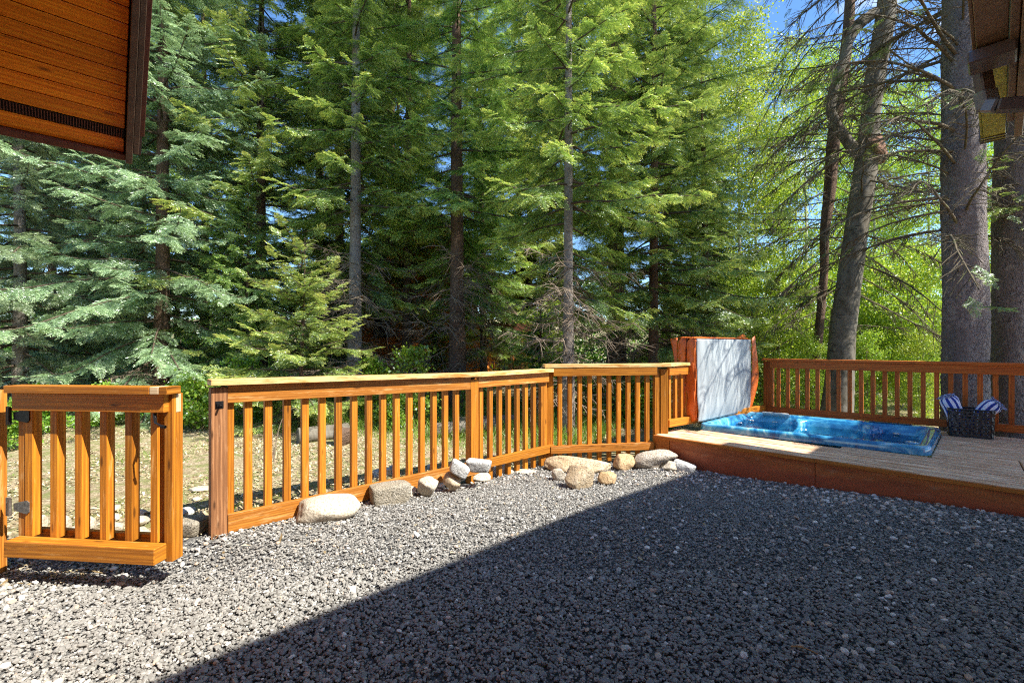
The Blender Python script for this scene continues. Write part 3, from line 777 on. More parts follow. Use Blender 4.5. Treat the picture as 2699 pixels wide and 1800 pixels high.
# ------------------------------------------------------------------ tub cover
def make_cover():
    tb2 = Vector((1.275, 1.10, 0)).normalized(); ex = Vector((-tb2.y, tb2.x, 0))            # ex points away from the tub, past its left end
    base = Vector((2.345, 5.80, 0))
    r = empty('hot_tub_cover', at(base, 0.285), 'folded orange-brown vinyl hot tub cover standing upright with its grey-white lining showing', 'hot tub cover')
    s = NT(bpy.data.materials.new('orange_brown_vinyl'))
    tc = s.n('ShaderNodeTexCoord').outputs['Object']
    nz = s.noise(s.mapping(tc, (5, 5, 1.6)), 1.0, 5, 0.6); fz = s.noise(tc, 60, 3, 0.6)
    c = s.ramp(nz, [(0.3, (0.42, 0.075, 0.010)), (0.6, (0.66, 0.14, 0.014)), (0.8, (0.72, 0.22, 0.06))])
    b = s.n('ShaderNodeBsdfPrincipled', Base_Color=c, Roughness=0.42, Normal=s.bump(s.math('ADD', s.math('MULTIPLY', nz, 3.0), fz), 0.35, 0.02))
    vinyl = s.out(b)
    s = NT(bpy.data.materials.new('grey_white_cover_lining'))
    tc = s.n('ShaderNodeTexCoord').outputs['Object']
    nz = s.noise(s.mapping(tc, (9, 9, 1.2)), 1.0, 5, 0.6)
    c = s.ramp(nz, [(0.3, (0.24, 0.28, 0.30)), (0.7, (0.42, 0.45, 0.455))])
    lining = s.out(s.n('ShaderNodeBsdfPrincipled', Base_Color=c, Roughness=0.5, Normal=s.bump(nz, 0.5, 0.03)))
    H, Wd = 1.085, 1.70
    rng = np.random.default_rng(5)
    def W(x, y, z):     # x: away from tub, y: along its width, z above the rim
        y = np.asarray(y)*(0.93 + 0.07*sstep(np.asarray(z)/0.6)); x = np.asarray(x) + 0.03*(1 - sstep(np.asarray(z)/0.3))*(np.asarray(x) > 0.03)
        # near the foot the whole cover leans in over the tub
        lean = -0.055*(1 - sstep(np.asarray(z)/0.45)) * 0 
        return np.stack([base.x + ex.x*(x + lean) + tb2.x*y, base.y + ex.y*(x + lean) + tb2.y*y, 0.288 + z], -1)
    def half(nm, x0, th, mat):
        """closed cushion: ring profile in x,y swept up z"""
        nu, nz_ = 64, 40
        a = np.linspace(0, 2*np.pi, nu, endpoint=False)
        e = 0.22
        cx = np.sign(np.cos(a))*np.abs(np.cos(a))**e; cy = np.sign(np.sin(a))*np.abs(np.sin(a))**e
        zs = np.linspace(0, 1, nz_)
        V = []
        for i, zz in enumerate(zs):
            cap = min(1.0, (min(zz, 1 - zz)*16)**0.5 if min(zz, 1 - zz) < 1/16 else 1.0)
            bulge = 1 + 0.10*math.sin(math.pi*zz) + 0.16*math.exp(-((zz - 0.12)/0.14)**2)
            hx = th/2*(0.25 + 0.75*cap)*bulge; hy = Wd/2*(0.975 + 0.025*cap)
            wr = 0.006*np.sin(a*9 + zz*14) + 0.004*np.sin(a*17 - zz*23)
            x = x0 + (hx + wr)*cx; y = Wd/2 + (hy + wr*1.5)*cy - 0.02*math.sin(math.pi*zz)*(cy < -0.9)
            V.append(W(x, y, zz*H + 0.012*np.sin(y*5 + x0*9)*zz))
        V = np.array(V)
        i = np.arange(nz_ - 1)[:, None]*nu + np.arange(nu)[None]; j = np.arange(nz_ - 1)[:, None]*nu + (np.arange(nu)[None] + 1) % nu
        Q = np.stack([i, j, j + nu, i + nu], -1).reshape(-1, 4)
        me = quads_mesh(nm, V.reshape(-1, 3), Q)
        bm = bmesh.new(); bm.from_mesh(me); bm.verts.ensure_lookup_table()
        bm.faces.new([bm.verts[k] for k in range(nu)][::-1]); bm.faces.new([bm.verts[(nz_ - 1)*nu + k] for k in range(nu)])
        bm.to_mesh(me); bm.free()
        return link(nm, me, mat, r)
    h1 = half('cover_half', 0.062, 0.122, vinyl)
    h2 = half('cover_half', 0.188, 0.118, vinyl)
    # lining sheet, bowed, on the tub side
    ny, nz_ = 50, 50
    yy, zz = np.meshgrid(np.linspace(0.012, Wd - 0.03, ny), np.linspace(0.0, 1, nz_), indexing='ij')
    bow = -0.010 - 0.050*np.sin(math.pi*zz)*np.sin(math.pi*yy/Wd) - 0.020*np.exp(-((zz - 0.12)/0.14)**2) + 0.004*np.sin(yy*26 + 3*zz) + 0.003*np.sin(yy*55 + 7*zz)
    P = W(bow + 0.012*np.sin(yy*11 + 2.2*zz)*zz, yy, 0.012 + zz*(H - 0.03))
    lo = link('lining', grid_mesh('lining', P), lining, r)
    md = lo.modifiers.new('thick', 'SOLIDIFY'); md.thickness = 0.006
    # skirt flaps: along the far edge, the top, and the near left corner
    def flap(pts_a, pts_b, nm='skirt_flap'):
        P = np.stack([np.array(pts_a), np.array(pts_b)], 1)
        A_ = []
        for t_ in np.linspace(0, 1, 5): A_.append(P[:, 0]*(1 - t_) + P[:, 1]*t_)
        A_ = np.array(A_); 
        o = link(nm, grid_mesh(nm, A_), vinyl, r); m_ = o.modifiers.new('thick', 'SOLIDIFY'); m_.thickness = 0.004
    zs = np.linspace(0, 1, 14)
    flap([W(-0.012, Wd - 0.02, z*H)[:] for z in zs], [W(-0.03 - 0.05*math.sin(math.pi*z)*(1.2 - z), Wd + 0.05 + 0.05*math.sin(math.pi*z), 0.04 + z*H)[:] for z in zs])
    flap([W(0.255, 0.0, 0.45 + z*(H - 0.45))[:] for z in zs], [W(0.262 + 0.10*z**1.8, -0.02 + 0.02*z, 0.45 + z*(H - 0.45) - 0.01*z)[:] for z in zs])
    ys = np.linspace(0.01, Wd - 0.01, 16)
    flap([W(0.0, y, H - 0.004)[:] for y in ys], [W(0.25, y, H + 0.004 + 0.012*math.sin(y*9))[:] for y in ys], 'top_flap')
    ts = np.linspace(0, 1, 6)
    flap([W(0.05, Wd - 0.36 + 0.3*t_, H + 0.005 + 0.03*t_)[:] for t_ in ts], [W(0.10, Wd - 0.36 + 0.3*t_, H + 0.0 + 0.075*t_)[:] for t_ in ts], 'handle')
    for y in (0.02,):
        pts = np.array([W(0.125, y - 0.015, z)[:] for z in np.linspace(0.02, H, 20)])
        v, q = tube_arrays([(pts, np.full(20, 0.006))], 6)
        link('seam_piping', quads_mesh('seam_piping', v, q), M['dark_trim'], r)
make_cover()

# ------------------------------------------------------------------ basket and towels
def make_basket():
    c = Vector((5.43, 5.40, 0.2))
    r = empty('storage_basket', c, 'black woven strap basket standing on the deck before the back railing', 'basket')
    ax = Vector((0.78, -0.62, 0)).normalized(); ay = Vector((-ax.y, ax.x, 0))
    hx, hy, H = 0.185, 0.125, 0.325
    mt = plain('black_woven_strap', (0.018, 0.018, 0.020), 0.35, 0, 0.3, 40, spec=0.6)
    def loop(k):
        pts = []
        m = 64
        for i in range(m):
            a = 2*math.pi*i/m
            e = 0.28
            pts.append((math.copysign(abs(math.cos(a))**e, math.cos(a)), math.copysign(abs(math.sin(a))**e, math.sin(a))))
        return pts
    base = loop(0); m = len(base)
    # arc-length parametrise the loop for even verticals
    P0 = np.array([(x*hx, y*hy) for x, y in base]); P0c = np.vstack([P0, P0[:1]])
    cum = np.concatenate([[0], np.cumsum(np.linalg.norm(np.diff(P0c, axis=0), axis=1))]); per = cum[-1]
    def at_s(s_): return np.array([np.interp(s_ % per, cum, P0c[:, 0]), np.interp(s_ % per, cum, P0c[:, 1])])
    nv = 40
    vs, fs = [], []
    def strip(path, nrm, wd, wdir):
        b = len(vs)
        for p, n_, w_ in zip(path, nrm, wdir):
            for sx, sn in ((-1, -1), (1, -1), (1, 1), (-1, 1)):
                vs.append(Vector(p) + Vector(w_)*(wd/2*sx) + Vector(n_)*(0.002*sn))
        for i in range(len(path) - 1):
            for j in range(4):
                fs.append((b + i*4 + j, b + i*4 + (j + 1) % 4, b + (i + 1)*4 + (j + 1) % 4, b + (i + 1)*4 + j))
    def W3(xy, z):
        g = 1 + 0.06*z/H
        return c + ax*(xy[0]*g) + ay*(xy[1]*g) + Vector((0, 0, z))
    for k in range(nv):
        s_ = per*k/nv; xy = at_s(s_); t2 = at_s(s_ + 0.01) - at_s(s_ - 0.01); t2 /= np.linalg.norm(t2)
        nn = ax*t2[1] - ay*t2[0]; tt = ax*t2[0] + ay*t2[1]
        zs = np.linspace(0.0, H, 15)
        lean = rng_b.uniform(-0.012, 0.012)
        path = [W3(xy, z) + nn*(0.004*math.sin(z/H*math.pi*7 + k*math.pi)) + tt*lean*z/H for z in zs]
        strip(path, [nn]*15, 0.018, [tt]*15)
    o = link('upright_straps', mesh_pyd('upright_straps', [v - c for v in vs], fs), mt, r, Matrix.Translation(c))
    vs, fs = [], []
    for j, z in enumerate(np.linspace(0.03, H - 0.035, 8)):
        k = 90; path, nr, wd = [], [], []
        for i in range(k + 1):
            s_ = per*i/k; xy = at_s(s_); t2 = at_s(s_ + 0.01) - at_s(s_ - 0.01); t2 /= np.linalg.norm(t2)
            nn = ax*t2[1] - ay*t2[0]
            path.append(W3(xy, z + 0.004*math.sin(i*0.5 + j)) + nn*(0.004*math.sin(i/k*nv*math.pi + j*math.pi))); nr.append(nn); wd.append(Vector((0, 0, 1)))
        strip(path, nr, 0.021, wd)
    link('woven_bands', mesh_pyd('woven_bands', [v - c for v in vs], fs), mt, r, Matrix.Translation(c))
    for z, rr_, nm in ((H, 0.010, 'rim'), (0.008, 0.009, 'base_frame')):
        pts = np.array([W3(at_s(per*i/60), z)[:] for i in range(61)])
        v, q = tube_arrays([(pts, np.full(61, rr_))], 6); link(nm, quads_mesh(nm, v, q), mt, r)
    link('base', mesh_pyd('base', [W3(at_s(per*i/40), 0.006) - c for i in range(40)], [tuple(range(40))]), mt, r, Matrix.Translation(c))
    rope = plain('pale_rope', (0.50, 0.44, 0.33), 0.8)
    a = np.linspace(0, math.pi, 16)
    pts = np.array([(c - ax*(0.20) + ay*(0.07*math.cos(t_)) + Vector((0, 0, H - 0.02 + 0.055*math.sin(t_))) - ay*0.02)[:] for t_ in a])
    v, q = tube_arrays([(pts, np.full(16, 0.007))], 6); link('rope_handle', quads_mesh('rope_handle', v, q), rope, r)
    # two rolled striped towels standing in it
    s = NT(bpy.data.materials.new('blue_white_striped_towel'))
    uv = s.n('ShaderNodeUVMap').outputs[0]
    sp = s.n('ShaderNodeSeparateXYZ', Vector=uv)
    st = s.math('FRACT', s.math('MULTIPLY', sp.outputs[0], 1.0))
    cc = s.ramp(st, [(0.0, (0.72, 0.80, 0.98)), (0.48, (0.72, 0.80, 0.98)), (0.54, (0.015, 0.045, 0.32)), (0.96, (0.015, 0.045, 0.32)), (1.0, (0.72, 0.80, 0.98))])
    fz = s.noise(s.n('ShaderNodeTexCoord').outputs['Object'], 160, 3, 0.7)
    tm = s.out(s.n('ShaderNodeBsdfPrincipled', Base_Color=cc, Roughness=0.95, Normal=s.bump(fz, 0.7, 0.004)))
    for nm_lab, x0, y0, tip, ln, Rt in (('striped blue and white towel rolled upright in the rope handle side of the basket', -0.095, 0.0, Vector((-0.10, 0, 1)), 0.50, 0.088),
                                        ('striped blue and white towel slumping over the far side of the basket rim', 0.075, 0.01, Vector((0.62, 0, 1)), 0.48, 0.088)):
        t = empty('rolled_towel', c + ax*x0 + ay*y0 + Vector((0, 0, 0.02)), nm_lab, 'towel', 'towels in the basket')
        d = (ax*tip.x + Vector((0, 0, 1))).normalized()
        nu, nl = 40, 26
        V = np.zeros((nu, nl, 3)); U = np.zeros((nu, nl, 2))
        rg = np.random.default_rng(int(ln*100))
        p0 = t.location.copy()
        bend = 1.0 if tip.x > 0.3 else -0.35
        # centreline curves over towards ax*bend
        cl = []; p = p0.copy(); dirv = Vector((0, 0, 1)) if bend > 0 else d
        for j in range(nl):
            cl.append((p.copy(), dirv.copy()))
            dirv = (dirv + ax*(0.065*bend)*(1 if j > 8 else 0.2)).normalized(); p += dirv*(ln/nl)
        for j, (pc, dd) in enumerate(cl):
            f = j/(nl - 1); e1 = ay; e2 = dd.cross(e1).normalized()
            prof = (1 - max(0, (f - 0.80)/0.20)**2.2*0.92)
            for i in range(nu):
                a_ = 2*math.pi*i/(nu - 1)
                R_ = Rt*prof*(1 + 0.10*math.sin(2*a_ + f*4) + 0.07*math.sin(5*a_ + 9*f) + 0.04*math.sin(11*a_ + 17*f))
                q_ = pc + e1*(R_*0.95*math.cos(a_)) + e2*(R_*math.sin(a_))
                V[i, j] = q_[:]; U[i, j] = (a_/(2*math.pi)*9 + 0.6*f, f)
        me = grid_mesh('towel_cloth', V); ul = me.uv_layers.new()
        li = np.array([l.vertex_index for l in me.loops]); ul.data.foreach_set('uv', U.reshape(-1, 2)[li].astype(np.float32).ravel())
        link('towel_cloth', me, tm, t)
        # fringe
        lines = []
        pe, de_ = cl[-3]
        for k in range(150):
            a_ = rg.uniform(0, 2*math.pi); e1 = ay; e2 = de_.cross(e1).normalized()
            q0 = pe + (e1*math.cos(a_) + e2*math.sin(a_))*Rt*rg.uniform(0.2, 0.85)
            o_ = (e1*math.cos(a_) + e2*math.sin(a_))*0.5 + de_*rg.uniform(0.3, 1.0)
            q1 = q0 + o_*0.03; q2 = q1 + o_*0.015 + Vector((0, 0, -0.014))
            lines.append((np.array([q0[:], q1[:], q2[:]]), [0.0035, 0.003, 0.002]))
        v, q = tube_arrays(lines, 4)
        fm = plain('towel_fringe', (0.30, 0.36, 0.62), 0.9, 0, 0.8, 90)
        link('fringe', quads_mesh('fringe', v, q), fm, t)
rng_b = np.random.default_rng(12)
make_basket()

# ------------------------------------------------------------------ rocks
def px(x, y, z=None, Y=None):
    """a photo point lying on the ground (or at depth Y) -> world"""
    if Y is None:
        Y = 3.0
        for _ in range(30):
            X = (x - CX)/F*Y; Y = (HC - g1(X, Y))*F/(y - HY)
        return (x - CX)/F*Y, Y, g1((x - CX)/F*Y, Y)
    return (x - CX)/F*Y, Y, HC - (y - HY)/F*Y

def rock_mesh(name, dims, seed, kind='round', sub=4):
    rng = np.random.default_rng(seed)
    bm = bmesh.new(); bmesh.ops.create_icosphere(bm, subdivisions=sub, radius=1.0)
    V = np.array([v.co[:] for v in bm.verts])
    if kind == 'block':
        V = np.sign(V)*np.abs(V)**0.28; V = V/np.abs(V).max(axis=0)
        V[:, 0] *= 1 + 0.08*V[:, 2]
    # cut by random planes for facets
    nc = {'round': 5, 'block': 3, 'slab': 8, 'boulder': 12}[kind]
    for _ in range(nc):
        n = rng.normal(0, 1, 3); n /= np.linalg.norm(n); dcut = rng.uniform(0.55, 0.86) if kind in ('boulder', 'slab') else rng.uniform(0.7, 0.92) if kind != 'block' else rng.uniform(1.15, 1.4)
        pr = V @ n; ex = np.maximum(pr - dcut, 0); V = V - ex[:, None]*n*0.9
    for f, a in ((1.3, 0.12), (2.6, 0.07), (5.5, 0.035), (11, 0.016)):
        ph = rng.uniform(0, 6.28, (3, 3)); 
        dsp = sum(np.sin(f*V[:, k] + ph[k, 0])*np.cos(f*V[:, (k + 1) % 3]*1.1 + ph[k, 1]) for k in range(3))
        am = a*(0.45 if kind == 'block' else 1.0)
        V = V*(1 + am*dsp[:, None]*0.6)
    V = V*np.array(dims)/2
    for v, c in zip(bm.verts, V): v.co = c
    me = bpy.data.meshes.new(name); bm.to_mesh(me); bm.free()
    me.polygons.foreach_set('use_smooth', [True]*len(me.polygons)); me.update()
    return me

def rock(label, x0, x1, y0, y1, mat, kind='round', seed=1, dep=0.6, yaw=0.0, roll=0.0, sink=0.24, lift=0.0, cat='rock', name='rock', group='rocks lining the gravel', Ybase=None):
    """photo box x0..x1, y0..y1 of the rock, y1 at its foot"""
    X, Y, Z = px((x0 + x1)/2, y1) if Ybase is None else px((x0 + x1)/2, y1, Y=Ybase)
    s = F/Y; w = (x1 - x0)/s; dp = w*dep
    h = (y1 - y0)/s*0.93
    Yc = Y + dp*0.42
    h = h*(Yc/Y) - dp*0.10
    me = rock_mesh(name, (w*(Yc/Y)*1.02, dp, h*(1 + sink)), seed, kind)
    o = link(name, me, mat, None, Matrix.Translation(((x0 + x1)/2*0 + ((x0 + x1)/2 - CX)/F*Yc, Yc, Z + h/2 - h*sink/2 + lift)) @ Matrix.Rotation(yaw, 4, 'Z') @ Matrix.Rotation(roll, 4, 'Y'))
    tag(o, label, cat, group)
    return o

def make_rocks():
    R = rock
    R('long pale cream boulder lying low below the railing', 768, 945, 1306, 1378, M['rock_white'], 'round', 52, 0.5, 0.25, -0.10)
    R('rectangular rough concrete block with a flat white top', 978, 1073, 1272, 1330, M['concrete'], 'block', 3, 0.6, 0.5, 0.0, name='concrete_block', cat='block')
    R('small white stone wedged behind the concrete block', 1062, 1100, 1278, 1308, M['rock_white'], 'slab', 33, 0.9)
    R('round white boulder right of the concrete block', 1093, 1154, 1254, 1313, M['rock_white'], 'boulder', 5, 0.95)
    R('small white wedge stone between the round boulder and the tan rock', 1146, 1172, 1267, 1290, M['rock_white'], 'slab', 6, 0.9)
    R('rounded tan rock under the leaning grey slab', 1166, 1221, 1237, 1280, M['rock_tan'], 'boulder', 14, 0.8, sink=0.6, Ybase=4.1)
    R('leaning grey-white slab propped on the tan rock', 1186, 1236, 1222, 1252, M['rock_grey'], 'block', 8, 0.8, 0.1, 0.50, lift=0.01, Ybase=4.10)
    R('broad white rock under the grey block', 1226, 1289, 1238, 1272, M['rock_white'], 'boulder', 9, 0.7)
    R('grey slate block on top of the broad white rock', 1230, 1292, 1211, 1241, M['rock_grey'], 'block', 10, 0.7, -0.2, 0.05, Ybase=4.28)
    R('darker grey block at the end of the grey stones', 1287, 1333, 1220, 1250, M['rock_grey'], 'block', 12, 0.8, 0.2)
    R('tiny white stone right of the grey blocks', 1332, 1354, 1232, 1249, M['rock_white'], 'slab', 13, 0.9, sink=0.3)
    R('wide flat tan slab of the front rock heap', 1418, 1626, 1200, 1248, M['rock_tan'], 'slab', 15, 0.42, 0.0, 0.03)
    R('big angular tan boulder leaning on the flat slab', 1482, 1576, 1206, 1290, M['rock_tan'], 'boulder', 73, 0.75, 0.1, 0.0)
    R('low cream stone left of the angular boulder', 1452, 1496, 1232, 1268, M['rock_white'], 'boulder', 17, 0.9)
    R('small round orange rock at the right of the heap', 1577, 1628, 1237, 1278, M['rock_orange'], 'boulder', 18, 0.95)
    R('tan rounded stone touching the speckled rock', 1610, 1668, 1193, 1241, M['rock_orange'], 'boulder', 19, 0.9)
    R('large speckled grey rock beside the deck corner', 1655, 1790, 1180, 1240, M['rock_speck'], 'slab', 20, 0.6, 0.1, -0.06)
    R('white stone under the right end of the speckled rock', 1745, 1785, 1213, 1244, M['rock_white'], 'boulder', 21, 0.8)
    R('small ribbed grey concrete chunk against the deck skirt', 1777, 1828, 1217, 1244, M['rock_grey'], 'block', 22, 0.7, -0.5, 0.25, name='concrete_chunk', cat='block')
    R('thin flat stone edging under the railing corner', 1350, 1420, 1237, 1248, M['rock_white'], 'slab', 23, 0.6, sink=0.4)
    R('long concrete paver in the gap between gate and railing', 455, 541, 1366, 1410, M['concrete'], 'block', 24, 0.75, -0.15, name='paver', cat='paver')
    R('brown broken stone behind the paver by the end post', 520, 556, 1348, 1376, M['rock_tan'], 'boulder', 25, 0.9)
    R('low flat cobble behind the gap, in the post shadow', 465, 520, 1338, 1364, M['rock_grey'], 'slab', 26, 0.8)
    # white cobbles seen through the gate
    rng = random.Random(8)
    places = [('far left cobble behind the gate hinge', 92, 118, 1352, 1400), ('large white cobble between first and second gate slats', 150, 180, 1358, 1412),
              ('flat white cobble behind the second gate slat', 176, 214, 1384, 1420), ('tall white cobble between the second and third gate slats', 216, 246, 1360, 1406),
              ('low white cobble behind the third gate slat', 222, 264, 1402, 1424), ('small pale cobble above the others in the third gap of the gate', 283, 312, 1330, 1352),
              ('middle white cobble in the third gap of the gate', 280, 314, 1352, 1378), ('big white cobble low in the third gap of the gate', 282, 322, 1376, 1412),
              ('upper white cobble in the fourth gap of the gate', 350, 384, 1340, 1362), ('middle white cobble in the fourth gap of the gate', 352, 388, 1362, 1386),
              ('wedge-shaped pale cobble low in the fourth gap of the gate', 350, 392, 1390, 1420), ('half-buried white cobble on the dirt behind the gap', 505, 548, 1284, 1298),
              ('small white stone on the dirt right of the gap', 506, 532, 1308, 1322)]
    for i, (lab, a, b, c, d_) in enumerate(places):
        R('' + lab, a - 3, b + 3, c, d_, M['rock_white'], 'round' if i % 2 else 'boulder', 40 + i, 0.95, rng.uniform(-0.5, 0.5), 0, 0.2, cat='cobble', name='cobble', group='white cobbles behind the gate')
    # cut blocks behind the long railing
    for i, (lab, a, b, c, d_) in enumerate([('pale cut block just behind the railing, left of a pair', 988, 1026, 1234, 1258), ('pale cut block just behind the railing, right of a pair', 1026, 1046, 1225, 1250),
                                            ('small cut block behind the railing near the grey stones', 1128, 1144, 1222, 1236)]):
        R(lab, a, b, c, d_, M['rock_grey'], 'block', 60 + i, 0.8, 0.7, name='concrete_block', cat='block', group='cut blocks behind the railing')
make_rocks()
print('hard things', round(time.time() - T0, 1))
# ------------------------------------------------------------------ houses
def poly_prism(name, pts, thick, mat, parent, dirv):
    """pts: planar polygon (world), extruded along dirv*thick"""
    k = len(pts); d = Vector(dirv)*thick
    vs = [Vector(p) for p in pts] + [Vector(p) + d for p in pts]
    fs = [tuple(range(k)), tuple(range(2*k - 1, k - 1, -1))] + [(i, (i + 1) % k, k + (i + 1) % k, k + i) for i in range(k)]
    o0 = parent.location if parent is not None else Vector((0, 0, 0))
    me = mesh_pyd(name, [v - o0 for v in vs], fs)
    bm = bmesh.new(); bm.from_mesh(me); bmesh.ops.recalc_face_normals(bm, faces=bm.faces[:]); box_uv(bm); bm.to_mesh(me); bm.free()
    return link(name, me, mat, parent, Matrix.Translation(o0))

def make_left_cabin():
    r = empty('gabled_cabin', tn(-0.6, 2.0), 'cabin at the upper left with a steep roof and varnished orange board soffit', 'house')
    ca, sa = math.cos(rad(50)), math.sin(rad(50))
    dn = Vector((NX*ca, NY*ca, -sa))       # down the slope
    nrm = Vector((NX*sa, NY*sa, ca))       # outwards
    def S(t, a, o=0.0): return tn(t, 3.49 - a*ca, 2.4 + a*sa) + nrm*o
    t1 = 0.19
    # soffit boards, each with a shadow groove
    a_ = [0.012, 0.088]; v0, v1 = 0.098, 0.142
    edges = [(0.012, 0.092)] + [(0.150 + 0.0775*i, 0.150 + 0.0775*(i + 1) - 0.004) for i in range(26)]
    for lo, hi in edges:
        p, q = S(-3.2, (lo + hi)/2, 0.012), S(t1 - 0.035, (lo + hi)/2, 0.012)
        board('soffit_board', p, q, hi - lo, 0.016, M['soffit'], r, 0.003, up=nrm)
    board('soffit_vent', S(-3.2, 0.121, 0.014), S(t1 - 0.035, 0.121, 0.014), 0.050, 0.010, M['dark'], r, 0, up=nrm)
    me_l = []
    vs, fs = [], []
    tt = -1.2
    while tt < t1 - 0.04:
        b = len(vs)
        for dt in (0, 0.004):
            for a0, o in ((0.098, 0.002), (0.144, 0.002), (0.144, 0.007), (0.098, 0.007)): vs.append(S(tt + dt, a0, o) - r.location)
        fs += [(b, b + 1, b + 2, b + 3), (b + 7, b + 6, b + 5, b + 4)] + [(b + i, b + (i + 1) % 4, b + 4 + (i + 1) % 4, b + 4 + i) for i in range(4)]
        tt += 0.011
    link('vent_ribs', mesh_pyd('vent_ribs', vs, fs), M['dark_trim'], r, Matrix.Translation(r.location))
    # eave fascia, rake fascia in two steps, roof slab
    board('eave_fascia', S(-3.2, -0.008, 0.03), S(t1, -0.008, 0.03), 0.035, 0.11, M['dark_trim'], r, up=nrm)
    L = 2.6
    board('rake_fascia', S(t1 - 0.012, -0.03, 0.02), S(t1 - 0.012, L, 0.02), 0.030, 0.13, M['rake'], r, up=nrm)
    board('rake_trim', S(t1 + 0.020, 0.02, 0.055), S(t1 + 0.020, L, 0.055), 0.026, 0.11, M['rake'], r, up=nrm)
    board('drip_edge', S(t1 + 0.045, 0.10, 0.098), S(t1 + 0.045, L, 0.098), 0.03, 0.025, M['dark_trim'], r, up=nrm)
    poly_prism('roof', [S(-4, -0.02, 0.09), S(t1 + 0.05, -0.02, 0.09), S(t1 + 0.05, L, 0.09), S(-4, L, 0.09)], 0.06, M['roof_metal'], r, nrm)
    ridge = S(0, L, 0.12)
    rn = ridge.dot(Vector((NX, NY, 0))); rz = ridge.z
    poly_prism('roof', [tn(-4, rn, rz), tn(t1, rn, rz), tn(t1, rn - 1.4, rz - 1.67), tn(-4, rn - 1.4, rz - 1.67)], 0.06, M['roof_metal'], r, (0, 0, 1))
    poly_prism('gable_wall', [tn(-0.62, 3.0, 0), tn(-0.62, rn - 1.2, 0), tn(-0.62, rn - 1.2, rz - 1.55), tn(-0.62, rn, rz - 0.12), tn(-0.62, 3.0, 2.95)], 0.15, M['log'], r, (-TX, -TY, 0))
    poly_prism('side_wall', [tn(-0.64, 3.0, 0), tn(-4, 3.0, 0), tn(-4, 3.0, 2.95), tn(-0.64, 3.0, 2.95)], 0.12, M['log'], r, (-NX, -NY, 0))
make_left_cabin()

